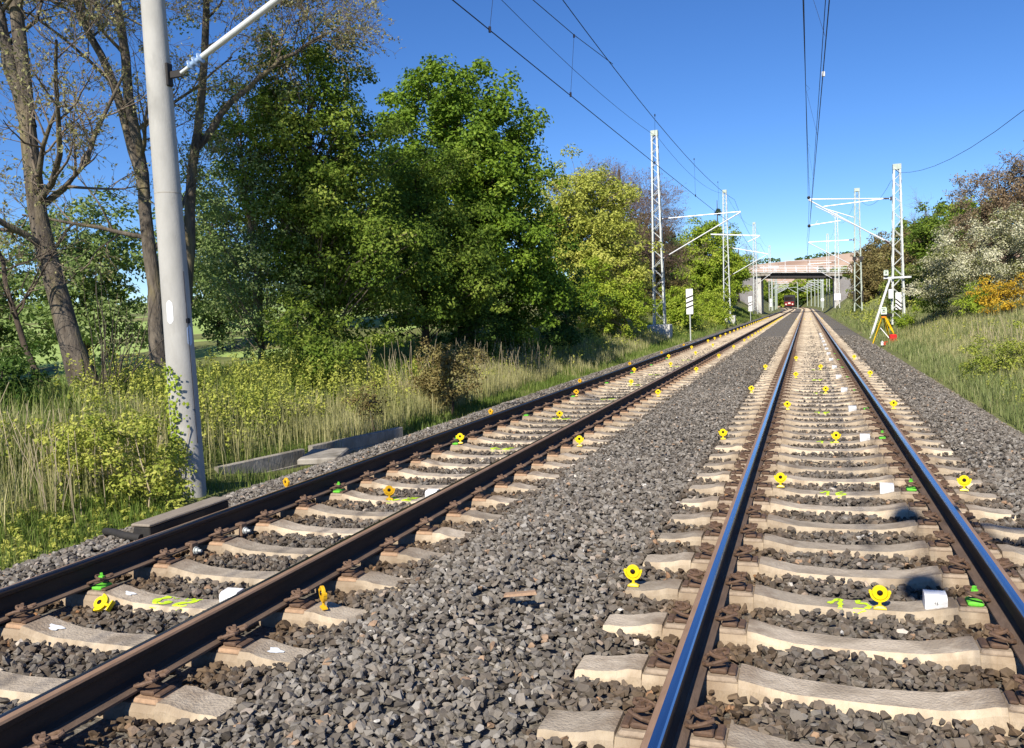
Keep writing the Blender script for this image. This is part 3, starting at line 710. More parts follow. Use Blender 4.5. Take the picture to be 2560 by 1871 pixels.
def cantilever(t, ox, side, zt, zd, tip, ztip, reg=None, zc=5.5, rr=.035, lit=False):
    """arm parts of a mast; coordinates relative to the mast, ox = local x of the fixing"""
    a = np.array([ox, 0, zd]); b = np.array([tip, 0, ztip]); d = unit(b-a)
    ins = MB(); disc_insul(ins, a+d*.12, a+d*.42, .075); ins2 = MB()
    mb = MB(); mb.tube([a, a+d*.12], .02, 8); mb.tube([a+d*.42, b], rr, 10)
    c = np.array([ox, 0, zt]); e = np.array([tip, 0, ztip+.03]); d2 = unit(e-c)
    disc_insul(ins2, c+d2*.1, c+d2*.38, .06)
    mb.tube([c, c+d2*.1], .016, 8); mb.tube([c+d2*.38, e], rr*.75, 8)
    if reg:
        f = a+(b-a)*reg[0]; mb.tube([tuple(f), (tip+reg[1], 0, zc+.28)], rr*.7, 8); mb.tube([(tip+reg[1]*.2, 0, zc+.25), (tip+reg[2], 0, zc+.01)], .012, 6)
        mb.tube([(tip+reg[1]*.6, 0, zc+.28), tuple(a+(b-a)*.78)], .010, 6)
    ar = mb.build('cantilever_arm', M['alu'], t, True); ins.build('insulator', M['insuld'], ar, True); ins2.build('insulator', M['insuld'], ar, True)
    mb = MB(); 
    for z in (zd, zt): mb.bbox(ox-.05, ox+.03, -.06, .06, z-.10, z+.10, .008)
    mb.build('bracket', M['girder'], t)
GL = 'lattice masts left of the tracks'; GRt = 'lattice masts right of the tracks'
m1 = lattice_mast(-7.9, 47.0, .62, 11.15, .66, .33, 'tall grey lattice mast on a pale concrete block, nearest on the left', GL, found=(-.62, .62, -.35, .60))
cantilever(m1, .26, 1, 6.38, 4.22, 4.45, 6.42)
m2 = lattice_mast(-7.3, 82.5, .70, 12.3, .66, .33, 'grey lattice mast carrying a thick crossbar, second on the left', GL, found=(-.2, .75, -.6, .55))
cantilever(m2, .26, 1, 6.95, 4.25, 3.75, 6.1, None)
mb = MB(); mb.bar((-1.35, 0, 8.28), (3.1, 0, 7.85), .10, .12); mb.tube([(2.0, 0, 7.35), (3.1, 0, 7.8)], .035, 8); mb.build('crossbar', M['alu'], m2)
m3 = lattice_mast(-6.9, 123, .2, 12.85, .62, .33, 'grey lattice mast just before the bridge, third on the left', GL)
cantilever(m3, .26, 1, 6.6, 4.3, 3.2, 6.5)
m4 = lattice_mast(-6.7, 170, .2, 12.6, .6, .33, 'thin distant lattice mast beyond the bridge, left of the tracks', GL)
cantilever(m4, .26, 1, 6.4, 4.3, 3.1, 6.3)
m5 = lattice_mast(4.2, 47.6, .2, 8.3, .64, .34, 'silver lattice mast with instrument bar and white boxes, nearest on the right', GRt)
cantilever(m5, -.27, -1, 6.6, 4.28, -4.25, 6.86, (.80, 2.2, .3), 5.5)
mb = MB(); mb.tube([(-4.25, 0, 5.52), (-2.7, 0, 5.66)], .022, 8); mb.tube([(-3.5, 0, 6.45), (-.5, 0, 6.62)], .022, 8); mb.tube([(-3.9, 0, 6.50), (-.35, 0, 4.40)], .022, 8); mb.build('registration_tube', M['alu'], m5, True)
def wire_balls(t, s, x):
    for z in (5.50, 6.97):
        mb = MB(); mb.lathe([(.02*s, -.09*s), (.07*s, -.06*s), (.085*s, 0), (.07*s, .06*s), (.02*s, .09*s)], (x, 0, z), (0, 1, 0), 12); mb.build('wire_clamp', M['black'], t, True)
wire_balls(m5, 1, -4.23)
mb = MB(); mb.bbox(-.70, .60, -.42, -.36, 2.53, 2.63, .01); mb.build('instrument_bar', M['alu'], m5)
mb = MB(); mb.bbox(-.47, -.26, -.45, -.28, 1.52, 2.0, .02); mb.build('white_cabinet', M['white'], m5)
mb = MB(); mb.bbox(-.14, .14, -.30, -.27, .95, 1.82, .01); o = mb.build('striped_board', M['white'], m5)
mb = MB()
for k in range(3): mb.bar((-.13, -.306, 1.50-.2*k), (.13, -.306, 1.25-.2*k), .06, .006, up=(0, 1, 0))
mb.build('black_stripe', M['black'], o)
mb = MB(); mb.bbox(-.55, -.30, -.46, -.30, .62, .80, .02); mb.build('dark_box', M['black'], m5)
m6 = lattice_mast(3.9, 77.4, .6, 10.85, .66, .38, 'dull grey lattice mast with dark tensioning gear, second on the right', GRt, M['galvg'])
mb = MB()
for s_ in (-1, 1):
    mb.bbox(s_*.33-.06, s_*.33+.06, -.40, -.28, 1.4, 2.3, .02); mb.tube([(s_*.33, -.34, 2.3), (s_*.33, -.34, 5.1)], .012, 6)
mb.bbox(-.42, .42, -.34, -.26, 5.1, 5.17, .01); mb.lathe([(.17, -.03), (.17, .03)], (-.26, -.36, 4.98), (0, 1, 0), 16); mb.lathe([(.17, -.03), (.17, .03)], (.26, -.36, 4.98), (0, 1, 0), 16)
mb.build('tensioning_gear', M['girder'], m6)
cantilever(m6, -.28, -1, 6.6, 4.4, -3.9, 6.6)
m7 = lattice_mast(3.6, 119, .6, 12.9, .62, .34, 'grey lattice mast with a white sign before the bridge, third on the right', GRt)
cantilever(m7, -.28, -1, 6.6, 4.3, -3.6, 6.5, (.8, 1.8, .2)); mb = MB(); mb.bbox(-.4, .4, -.42, -.38, 1.6, 2.5, .02); mb.build('sign_plate', M['white'], m7)
m8 = lattice_mast(3.5, 163, .4, 13.6, .6, .34, 'thin distant lattice mast rising behind the bridge, right of the tracks', GRt)
cantilever(m8, -.28, -1, 6.3, 4.3, -3.4, 6.2)
# mast just behind the viewer whose arm shadow lies on the right-hand track
m0 = lattice_mast(4.2, -1.6, .0, 8.3, .64, .34, 'silver lattice mast standing behind the viewpoint, shadowing the right-hand track', GRt)
cantilever(m0, -.27, -1, 6.9, 4.5, -3.9, 6.7, (.80, 2.2, .3), 5.5, .05); wire_balls(m0, 1.7, -4.15)
# distant slim masts seen under the bridge
def slim_mast(x, y, h, tip, label, arm=True):
    t = thing('slim_mast', label, 'mast', (x, y, gz(x, y)), 0, 'slim masts seen under the bridge')
    mb = MB(); mb.tube([(0, 0, -.3), (0, 0, h)], [.15, .11], 8); mb.build('pole', M['galvg'], t)
    if arm:
        mb = MB(); mb.tube([(0, 0, 6.6), (tip, 0, 6.5)], .05, 6); mb.tube([(0, 0, 4.9), (tip, 0, 6.5)], .05, 6); mb.build('cantilever_arm', M['alu'], t)
for i, yy in enumerate((205, 228, 252, 276, 300, 324)):
    c = float(curve(yy)); lab = 'slim pale mast receding under the bridge on the '
    slim_mast(-7.6+c, yy, 8.6, 3.4, lab+'left side'); slim_mast(3.5+c, yy+6, 8.8, -3.3, lab+'right side')
slim_mast(-2.0+float(curve(251)), 251, 8.0, -2.6, 'slim pale mast standing between the two tracks under the bridge')
t = thing('signal_post', 'pale post with round white plate right of the track under the bridge', 'signal', (3.0, 193, gz(3, 193)))
mb = MB(); mb.tube([(0, 0, -.3), (0, 0, 6.3)], .10, 8); mb.bbox(-.35, .35, -.1, .1, 6.3, 6.45, .02); mb.build('post', M['galv'], t)
mb = MB(); mb.lathe([(.36, -.03), (.36, .03)], (0, -.16, 2.3), (0, 1, 0), 16); mb.build('round_plate', M['white'], t)

# ------------------------------------------------------------------ round concrete pole on the left
t = thing('concrete_pole', 'thick round concrete catenary pole in the bushes on the left', 'pole', (-7.66, 8.7, 0))
mb = MB(); zz = [-1.0, -.2, 1, 2.5, 4, 6, 8.9]
mb.tube([(0-.012*(z+.2), 0, z) for z in zz], [.186-.0078*(z+.2) for z in zz], 40); mb.build('shaft', M['conc'], t, True)
mb = MB(); mb.lathe([(.1590, 3.16), (.1612, 3.162), (.1612, 3.172), (.1588, 3.174)], (-.0403, 0, 0), (0, 0, 1), 40); mb.build('joint_ring', M['conc2'], t, True)
def pole_plate(a, z, w, h, m, name):
    rr = .186-.0078*(z+.2)+.004; mb = MB(); n = 6; rings = []
    for k in range(9):
        v = -1+2*k/8; zz_ = z+h/2*v; ww = w/2*math.sqrt(max(.05, 1-max(0, abs(v)-.62)**2/.38**2)) if abs(v) > .62 else w/2
        rings.append([(-.012*(z+.2)+rr*math.sin(a+ww/rr*q), -rr*math.cos(a+ww/rr*q), zz_) for q in np.linspace(-1, 1, n)])
    mb.loft(rings, cap=False, close=False); mb2 = MB(); mb2.v = mb.v; mb2.f = [f[::-1] for f in mb.f]; mb2.m = mb.m
    return mb2.build(name, m, t)
VD = math.atan2(7.45, 8.7)   # direction from the pole to the track side where it is seen from
pole_plate(VD-.50, 1.70, .085, .29, M['white'], 'number_plate')
o = pole_plate(VD+.80, 1.40, .085, .25, M['whiteblue'] if 'whiteblue' in M else M['white'], 'number_plate')
pole_plate(VD+.80, 1.585, .075, .07, M['black'], 'black_tag')
mb = MB(); mb.bbox(.085, .118, -.05, .05, 4.46, 4.74, .01); mb.bbox(.118, .29, -.012, .012, 4.55, 4.64, .01); mb.build('bracket', M['girder'], t)
a = np.array([.28, 0, 4.60]); b = np.array([3.5, 0, 6.07]); d = unit(b-a)
mb = MB(); mb.tube([a, a+d*.14], .022, 10); mb.tube([a+d*.36, a+d*.52], .036, 12); mb.tube([a+d*.50, b], .040, 14)
c = np.array([.06, 0, 7.3]); mb.tube([c, b], .028, 10); mb.tube([a+(b-a)*.86, np.array([3.3, 0, 5.75])], .02, 8)
o = mb.build('cantilever_arm', M['alu'], t, True)
mb = MB(); disc_insul(mb, a+d*.13, a+d*.37, .068, 3); mb.build('insulator', M['insul'], o, True)
mb = MB(); mb.tube([(.182, -.03, .05), (.184, -.03, .1), (.142, -.03, 2.2)], .004, 6); mb.build('earth_wire', M['wire'], t)

# ------------------------------------------------------------------ overhead wires
def catenary(p, q, sag, n=16):
    p, q = np.asarray(p, float), np.asarray(q, float)
    return [p+(q-p)*s+np.array([0, 0, -4*sag*s*(1-s)]) for s in np.linspace(0, 1, n)]
def wire(name, label, spans, r, group, drops=None):
    mb = MB(); pts = []
    for i, s_ in enumerate(spans): pts += s_[(1 if i else 0):]
    mb.tube(pts, r, 5); o = mb.build(name, M['wire']); tag(o, label, 'wire', group)
    return o
GW = 'overhead wires of both tracks'
LS = [(-4.42, -30), (-4.42, 8.7), (-3.55, 47), (-4.3, 82.5), (-3.7, 123), (-4.3, 170), (-3.9, 205)]
RS = [(.0, -3.2), (.0, 47.6), (-.1, 77.4), (.1, 119), (-.1, 163), (.0, 211)]
wire('contact_wire', 'lower contact wire over the left-hand track, crossing the sky above the maple', [catenary((a[0], a[1], 5.5), (b[0], b[1], 5.5), .04) for a, b in zip(LS[:-1], LS[1:])], .0085, GW)
wire('messenger_wire', 'upper carrying wire over the left-hand track, steepest line left of the lattice mast', [catenary((a[0]*.6-1.62, a[1], 7.35 if a[1] < 20 else 7.1), (b[0]*.6-1.62, b[1], 7.1), .62 if b[1] > 20 else .5) for a, b in zip(LS[:-1], LS[1:])], .0085, GW)
wire('stitch_wire', 'short sloping wire joining the carrying wire above the maple', [[np.array(p) for p in ((-4.12, 18.6, 6.84), (-4.2, 15.6, 6.60), (-4.26, 12.5, 6.42), (-4.3, 8.7, 6.35), (-4.3, 3, 6.5), (-4.3, -2, 6.8))]], .007, GW)
wire('feeder_wire', 'slack feeder wire ending at the top of the nearest left lattice mast', [catenary((-7.9, 8.7, 10.35), (-7.7, 46.9, 10.75), .62), catenary((-7.7, 47.1, 10.75), (-7.2, 82.4, 11.95), .75), catenary((-7.2, 82.6, 11.95), (-6.8, 123, 12.4), .9), catenary((-6.8, 123, 12.4), (-6.6, 170, 12.2), .9)], .0085, GW)
wire('feeder_wire', 'slack feeder wire sagging from the right lattice mast to the picture edge', [catenary((5.6, -3.0, 8.2), (4.35, 47.5, 7.85), 2.0), catenary((4.1, 47.7, 7.85), (3.9, 77.3, 10.3), 1.2), catenary((3.9, 77.5, 10.3), (3.6, 119, 12.2), 1.3), catenary((3.6, 119, 12.2), (3.5, 163, 12.9), 1.2)], .0085, GW)
wire('contact_wire', 'contact wire of the right-hand track, right one of the paired overhead lines', [catenary((.18 if a[1] < 0 else a[0], a[1], 5.5), (b[0], b[1], 5.5), .02) for a, b in zip(RS[:-1], RS[1:])], .0085, GW)
wire('contact_wire', 'second contact wire of the right-hand track close beside the first', [catenary((.12, -3.2, 5.62), (.0, 47.6, 5.54), .04)], .006, GW)
wire('messenger_wire', 'carrying wire of the right-hand track, left one of the paired overhead lines', [catenary((-.32 if a[1] < 0 else a[0], a[1], 7.0), (b[0], b[1], 7.0), .35 if a[1] < 0 else .6) for a, b in zip(RS[:-1], RS[1:])], .0085, GW)
wire('stitch_wire', 'thin wire running close beside the carrying wire of the right-hand track', [catenary((-.26, -3.2, 7.0), (-.06, 47.6, 7.0), .42)], .006, GW)
def dropper(p, q, label):
    mb = MB(); mb.tube([p, q], .0035, 4); mb.lathe([(.02, -.04), (.02, .04)], q, (0, 0, 1), 6); mb.lathe([(.018, -.03), (.018, .03)], p, (0, 0, 1), 6)
    tag(mb.build('dropper', M['wire']), label, 'dropper', 'droppers hanging between the overhead wires')
for p, q, l in (((-4.27, 11.6, 6.40), (-4.35, 11.45, 5.49), 'thin dropper wire at the top edge left of the sloping wires'), ((-4.2, 15.6, 6.58), (-4.25, 15.4, 5.48), 'thin dropper wire hanging above the maple, the long middle one'),
                ((-4.05, 23.6, 6.76), (-4.07, 23.5, 5.47), 'thin dropper wire by the top of the nearest left lattice mast'), ((-3.93, 31.2, 6.76), (-3.90, 31.1, 5.46), 'thin dropper wire just right of the nearest left lattice mast'),
                ((-3.8, 38.5, 6.9), (-3.75, 38.4, 5.48), 'short dropper wire between left lattice masts')): dropper(p, q, l)
for y in (14, 22, 30, 38):
    mb = MB(); x0 = -.32+.32*(y+3)/51; mb.tube([(x0, y, 6.72), (x0+.09, y+.05, 6.62), (x0+.02, y, 6.55), (.14-.0025*y, y, 5.5)], .003, 4)
    tag(mb.build('dropper', M['wire']), 'faint dropper wire linking the paired lines over the right-hand track', 'dropper', 'droppers hanging between the overhead wires')
mb = MB(); mb.lathe([(.0, -.05), (.03, -.04), (.03, .04), (0, .05)], (.125, 16.5, 5.56), (0, 0, 1), 8)
tag(mb.build('wire_clip', M['white']), 'small white clip on the paired lines over the right-hand track', 'clip')

# ------------------------------------------------------------------ striped boards and small signs
def board(x, y, z0, z1, zg, wd, n, label):
    t = thing('striped_sign', label, 'sign', (x, y, zg), 0, 'white distance boards with black bars')
    mb = MB(); mb.tube([(0, .04, -.4), (0, .04, z1-zg-.05)], .035, 8); mb.build('post', M['galv'], t)
    mb = MB(); mb.bbox(-wd/2, wd/2, -.015, .015, z0-zg, z1-zg, .006); p = mb.build('panel', M['white'], t)
    mb = MB(); h = (z1-z0)
    for k in range(n):
        zc = z0-zg+h*(.50+.19*(k-(n-1)/2)); s_ = .10*h; V = []
        for yy in (-.0185, -.0155): V.append([(-wd/2+.003, yy, zc-s_/2-.04*h), (wd/2-.003, yy, zc+s_/2-.04*h), (wd/2-.003, yy, zc+s_/2+.02*h), (-wd/2+.003, yy, zc-s_/2+.02*h)])
        mb.loft(V)
    mb.build('black_bar', M['black'], p)
board(-6.15, 46.3, 1.12, 2.48, gz(-6.15, 46.3), .36, 3, 'white board with three black bars on a thin post by the left track')
board(-6.30, 101, .75, 2.45, gz(-6.3, 101), .44, 2, 'white board with two black bars before the bridge pillar on the left')
board(-7.3, 188, .9, 2.6, gz(-7.3, 188), .5, 1, 'small white board seen under the bridge left of the track')
mb = MB(); mb.bbox(-.03, .03, -.03, .03, -.5, .42, .01)
tag(mb.build('stake', M['white'], None, False, (6.7, 38.5, gz(6.7, 38.5)+.18)), 'short white stake on the crest of the right bank', 'stake')
mb = MB(); mb.bbox(-.09, .09, -.09, .09, -.3, .72, .02)
tag(mb.build('cable_post', M['concp'], None, False, (-6.75, 78, gz(-6.75, 78))), 'short concrete post with dark side at the foot of the second left mast', 'post')

# ------------------------------------------------------------------ instruments, tripod, ladder, bags
def total_station(name, label, loc, s=1.0):
    t = thing(name, label, 'instrument', loc)
    mb = MB(); mb.lathe([(.09, 0), (.10, .01), (.10, .05), (.07, .06)], (0, 0, 0), (0, 0, 1), 14)
    mb.build('base', M['black'], t, True)
    mb = MB()
    for s_ in (-1, 1): mb.bbox(s_*.085-.028, s_*.085+.028, -.06, .06, .06, .31, .02)
    mb.bbox(-.112, .112, -.07, .07, .06, .13, .015); mb.bbox(-.10, .10, -.05, .05, .31, .345, .012); mb.build('housing', M['instr'], t)
    mb = MB(); mb.bbox(-.054, .054, -.085, .085, .155, .29, .02); mb.build('telescope', M['instr'], t)
    mb = MB(); mb.lathe([(.03, 0), (.03, .02)], (0, -.105, .235), (0, 1, 0), 14); mb.build('lens', M['prism'], t)
    t.scale = (s, s, s); return t
TPX, TPY = 2.93, 40.0; tz = lambda x, y: gz(x, y)
t = thing('tripod', 'yellow surveying tripod with orange head at the right ballast edge', 'tripod', (TPX, TPY, 0))
mb = MB(); mb.lathe([(.10, .70), (.11, .72), (.11, .76), (.08, .78)], (0, 0, 0), (0, 0, 1), 14); mb.build('head', M['orange'], t)
for fx, fy in ((-.50, .25), (.50, -.55), (.28, .42)):
    mb = MB(); fz = tz(TPX+fx, TPY+fy)-.03; p0 = np.array([fx*.14, fy*.14, .71]); p1 = np.array([fx, fy, fz]); mid = p0+(p1-p0)*.55; sd = unit(np.cross(p1-p0, (0, 0, 1)))*.035
    mb.bar(p0+sd, mid+sd, .026, .026); mb.bar(p0-sd, mid-sd, .026, .026); mb.bar(p0+(p1-p0)*.42, p1, .045, .035); mb.build('leg', M['yelleg'], t)
total_station('total_station', 'pale surveying instrument with dark lens on the yellow tripod', (TPX, TPY, .78), 1.1)
total_station('total_station', 'pale surveying instrument on the end of the mast bar', (3.62, 47.2, 2.635), 1.0)
t = thing('instrument_case', 'bright red case standing under the yellow tripod', 'case', (3.22, 39.2, tz(3.22, 39.2)), .2)
mb = MB(); mb.bbox(-.14, .14, -.10, .10, -.02, .38, .04); mb.build('case_body', M['red'], t)
mb = MB(); mb.tube([(-.06, 0, .375), (-.05, 0, .43), (.05, 0, .43), (.06, 0, .375)], .012, 6); mb.build('handle', M['black'], t)
t = thing('bag', 'low red and white bag lying beside the red case', 'bag', (2.93, 39.0, tz(2.93, 39.0)), -.1)
mb = MB(); mb.bbox(-.10, .14, -.10, .10, -.02, .20, .06); mb.build('bag_body', M['red'], t, True)
mb = MB(); mb.bbox(-.20, -.085, -.09, .09, -.02, .21, .05); mb.build('bag_flap', M['white'], t, True)
mb = MB(); mb.tube([(2.78, 39.8, .28), (3.10, 39.6, -.16)], .018, 8); tag(mb.build('pole_rod', M['white']), 'short white rod leaning on the red case', 'rod')
t = thing('ladder', 'silver ladder leaning against the right lattice mast', 'ladder', (2.88, 47.5, 0))
g0 = gz(2.88, 47.4); top = np.array([.95, -.20, 2.62]); bot = np.array([0, -.05, g0-.02])
for s_ in (-.16, .16): 
    mb = MB(); mb.bar(bot+np.array([0, s_, 0]), top+np.array([0, s_, 0]), .03, .085); mb.build('stile', M['alu'], t)
mb = MB()
for k in range(11):
    p = bot+(top-bot)*(k+.6)/11.4; mb.tube([p+np.array([0, -.15, 0]), p+np.array([0, .15, 0])], .016, 6)
mb.build('rungs', M['alu'], t)

# ------------------------------------------------------------------ bridge and train
t = thing('bridge', 'concrete road bridge with dark girder and pale railing across both tracks', 'bridge', (0, 150, 0))
def bz(x): return 6.52-.052*(x+1.0)
def sloped_box(mb, x0, x1, y0, y1, za, zb_):
    mb.loft([[(x, y0, bz(x)+za), (x, y1, bz(x)+za), (x, y1, bz(x)+zb_), (x, y0, bz(x)+zb_)] for x in (x0, x1)])
mb = MB(); sloped_box(mb, -10.8, 7.2, 0, 9, -.06, .10); mb.build('deck_slab', M['bridgec'], t)
mb = MB(); sloped_box(mb, -7.7, 4.25, .62, 8.4, -.86, -.065); mb.build('girder', M['girder'], t)
mb = MB(); sloped_box(mb, -9.0, -5.95, .12, .61, -.58, -.065); sloped_box(mb, 2.85, 5.4, .12, .61, -.58, -.065); mb.build('end_beam', M['conc2'], t)
for x0, x1, nm in ((-8.25, -7.45, 'left'), (4.15, 4.95, 'right')):
    mb = MB(); mb.loft([[(x0, .6, -1.0), (x1, .6, -1.0), (x1, 8.6, -1.0), (x0, 8.6, -1.0)], [(x0, .6, bz(x0)-.62), (x1, .6, bz(x1)-.62), (x1, 8.6, bz(x1)-.62), (x0, 8.6, bz(x0)-.62)]]); mb.build('abutment', M['bridgec'], t)
mb = MB(); mb.loft([[(-8.3, .9, -1), (-8.3, .9, 6.3), (-8.3, 1.4, 6.3), (-8.3, 1.4, -1)], [(-13.5, -3.0, -1), (-13.5, -3.0, 4.8), (-13.5, -2.5, 4.8), (-13.5, -2.5, -1)]]); mb.build('wing_wall', M['wing'], t)
mb = MB(); mb.loft([[(5.0, .9, -1), (5.0, .9, 5.7), (5.0, 1.4, 5.7), (5.0, 1.4, -1)], [(8.8, -2.0, -1), (8.8, -2.0, 4.2), (8.8, -1.5, 4.2), (8.8, -1.5, -1)]]); mb.build('wing_wall', M['wing'], t)
for y in (.25, 8.6):
    mb = MB()
    for k in range(11):
        x = -10.4+k*1.72; mb.box(x-.045, x+.045, y-.045, y+.045, bz(x)+.10, bz(x)+1.15)
    for h in (.62, 1.12): mb.bar((-10.7, y-.06, bz(-10.7)+h), (7.1, y-.06, bz(7.1)+h), .05, .06)
    mb.build('railing', M['alu'], t)
mb = MB(); mb.bar((-3.5, .32, bz(-3.5)+1.95), (4.3, .32, bz(4.3)+1.95), .05, .05)
for x in (-3.5, .4, 4.3): mb.bar((x, .32, bz(x)+.1), (x, .32, bz(x)+1.95), .08, .08)
mb.build('guard_frame', M['alu'], t)
TX = -4.2+float(curve(262)); 
t = thing('train', 'dark train with red front on the left-hand track under the bridge', 'train', (TX, 262, -.02))
mb = MB(); mb.bbox(-1.5, 1.5, 0, 24, .9, 3.9, .25); mb.build('car_body', M['traindark'], t)
mb = MB(); mb.bbox(-1.3, 1.3, -.12, -.005, .75, 1.95, .1); mb.build('front_panel', M['trainred'], t)
mb = MB(); mb.bbox(-1.2, 1.2, -.06, -.004, 2.3, 3.3, .05); mb.build('windscreen', M['prism'], t)
for x in (-.9, .9):
    mb = MB(); mb.lathe([(.22, -.06), (.22, 0)], (x, -.125, 1.2), (0, 1, 0), 12); mb.build('headlight', M['lamp'], t)
mb = MB(); mb.bbox(-1.4, 1.4, .1, 23.5, .25, .89, .05); mb.build('bogie', M['black'], t)
mb = MB(); mb.bbox(-.35, .35, -.2, -.125, 1.25, 1.7, .05); mb.build('pale_nose_plate', M['lamp'], t)

# ------------------------------------------------------------------ hill beyond the bridge
hx = np.linspace(-260, 260, 90); hy = np.linspace(440, 700, 16)
def hz(X, Y):
    ridge = np.interp(X, [-260, -120, -40, -14, 4, 20, 60, 150, 260], [12, 19, 25.2, 26.2, 27.4, 29.3, 34, 40, 36])
    rise = np.clip((Y-440)/90, 0, 1); return -2+(ridge+2)*(rise**.8)+1.0*vnoise(X, Y, .05, 2)*rise
tag(link('hill', grid_mesh('hill', hx, hy, hz, M['hill'])), 'bare reddish earth hill beyond the bridge', kind='structure')
# ------------------------------------------------------------------ vegetation tools
def tubes_np(P, Rr, n):
    """P (N,K,3) paths, Rr (N,K) radii -> quads"""
    P = np.asarray(P, float); Rr = np.asarray(Rr, float); N, K = P.shape[:2]
    T = np.gradient(P, axis=1); T /= np.linalg.norm(T, axis=2, keepdims=True)+1e-9
    a = np.where(np.abs(T[..., 2:3]) < .85, np.array([0, 0, 1.]), np.array([1., 0, 0]))
    U = np.cross(T, a); U /= np.linalg.norm(U, axis=2, keepdims=True)+1e-9; W_ = np.cross(T, U)
    an = 2*np.pi*np.arange(n)/n
    V = P[:, :, None]+Rr[:, :, None, None]*(np.cos(an)[None, None, :, None]*U[:, :, None]+np.sin(an)[None, None, :, None]*W_[:, :, None])
    i = np.arange(N)[:, None, None]*K*n+np.arange(K-1)[None, :, None]*n; j = np.arange(n)[None, None]; k = (j+1) % n
    F = np.stack([i+j, i+n+j, i+n+k, i+k], -1).reshape(-1, 4)
    return V.reshape(-1, 3), F
def joinVF(lst):
    Vs, Fs, b = [], [], 0
    for v, f in lst: Vs.append(v); Fs.append(f+b); b += len(v)
    return np.concatenate(Vs), np.concatenate(Fs)
def resample(poly, K):
    p = np.asarray(poly, float); d = np.concatenate([[0], np.cumsum(np.linalg.norm(np.diff(p, axis=0), axis=1))]); s = np.linspace(0, d[-1], K)
    return np.stack([np.interp(s, d, p[:, i]) for i in range(3)], -1)
def children(P, Rr, per, length, ang, ratio, up, smin=.3, K=5, wob=.12):
    N, Kp = P.shape[:2]; idx = np.repeat(np.arange(N), per); n = len(idx)
    s = rng.uniform(smin, 1.0, n)*(Kp-1); i0 = np.minimum(s.astype(int), Kp-2); fr = (s-i0)[:, None]
    st = P[idx, i0]*(1-fr)+P[idx, i0+1]*fr; r0 = (Rr[idx, i0]*(1-fr[:, 0])+Rr[idx, i0+1]*fr[:, 0])*ratio
    t = P[idx, i0+1]-P[idx, i0]; t /= np.linalg.norm(t, axis=1)[:, None]+1e-9
    q = rng.normal(size=(n, 3)); q -= t*(q*t).sum(1)[:, None]; q /= np.linalg.norm(q, axis=1)[:, None]
    a = np.radians(rng.normal(ang, 12, n))[:, None]; d = t*np.cos(a)+q*np.sin(a)
    L = length*rng.uniform(.55, 1.25, n)*(1.15-.5*s/(Kp-1)); pts = [st]; cur = st
    for k in range(K-1):
        d = d+np.array([0, 0, up])+rng.normal(0, wob, (n, 3)); d /= np.linalg.norm(d, axis=1)[:, None]
        cur = cur+d*(L/(K-1))[:, None]; pts.append(cur)
    Pn = np.stack(pts, 1); Rn = r0[:, None]*np.linspace(1, .35, K)[None]
    return Pn, Rn
def leaf_quads(C, N, size, asp=.62):
    n = len(C); N = N/(np.linalg.norm(N, axis=1)[:, None]+1e-9)
    q = rng.normal(size=(n, 3)); A = np.cross(N, q); A /= np.linalg.norm(A, axis=1)[:, None]+1e-9; B = np.cross(N, A)
    s = (size if hasattr(size, '__len__') else np.full(n, size))[:, None]
    V = np.stack([C-A*s*.5, C+B*s*asp*.5+A*s*.05-N*s*.08, C+A*s*.5, C-B*s*asp*.5+A*s*.05-N*s*.08], 1).reshape(-1, 3)
    return V, np.arange(n*4).reshape(-1, 4)
def blobs(env, nclump, cr, per, droop=.3, lump=.3, hollow=2.4, seed=0):
    """leaf positions in clumps spread through a set of ellipsoids"""
    wts = np.array([e[3]*e[4]*e[5] for e in env])**.8; wts /= wts.sum(); C, O = [], []
    for e, w_ in zip(env, wts):
        n = max(3, int(nclump*w_)); d = rng.normal(size=(n, 3)); d /= np.linalg.norm(d, axis=1)[:, None]
        u = rng.random(n)**(1/hollow); lm = 1+lump*np.sin(d[:, 0]*4.1+seed)*np.sin(d[:, 1]*3.7+seed*2)+.5*lump*np.sin(d[:, 2]*7+seed)
        C.append(np.array(e[:3])+d*u[:, None]*np.array(e[3:6])*lm[:, None]); O.append(d)
    C = np.concatenate(C); O = np.concatenate(O); n = len(C)
    crs = cr*rng.uniform(.55, 1.35, n); m = np.maximum(6, (per*rng.uniform(.5, 1.4, n)*(crs/cr)**2)).astype(int); idx = np.repeat(np.arange(n), m)
    g = rng.normal(size=(len(idx), 3)); g /= np.linalg.norm(g, axis=1)[:, None]; g *= (rng.random(len(idx))**.5)[:, None]
    off = g*crs[idx][:, None]*np.array([1, 1, .62]); off[:, 2] -= droop*(off[:, 0]**2+off[:, 1]**2)/crs[idx]
    return C, C[idx]+off, g*.7+O[idx]*.35, idx, off
def leaf_mesh(name, env, nclump, cr, per, size, m, droop=.3, lump=.3, hollow=2.4, seed=0, upb=.55, tone=(.5, .2), zmin=None):
    C, P, N, idx, off = blobs(env, nclump, cr, per, droop, lump, hollow, seed)
    if zmin is not None:
        k = P[:, 2] > zmin; P, N, idx = P[k], N[k], idx[k]
    N = N+np.array([0, 0, upb])+rng.normal(0, .55, N.shape)
    V, F = leaf_quads(P, N, size*rng.uniform(.6, 1.3, len(P)))
    ct = rng.normal(0, tone[1]*.7, len(C)); sh = np.clip(tone[0]+ct[idx]+rng.normal(0, tone[1]*.7, len(P)), 0, 1)
    return C, mesh_np(name, V, F, m, sh)
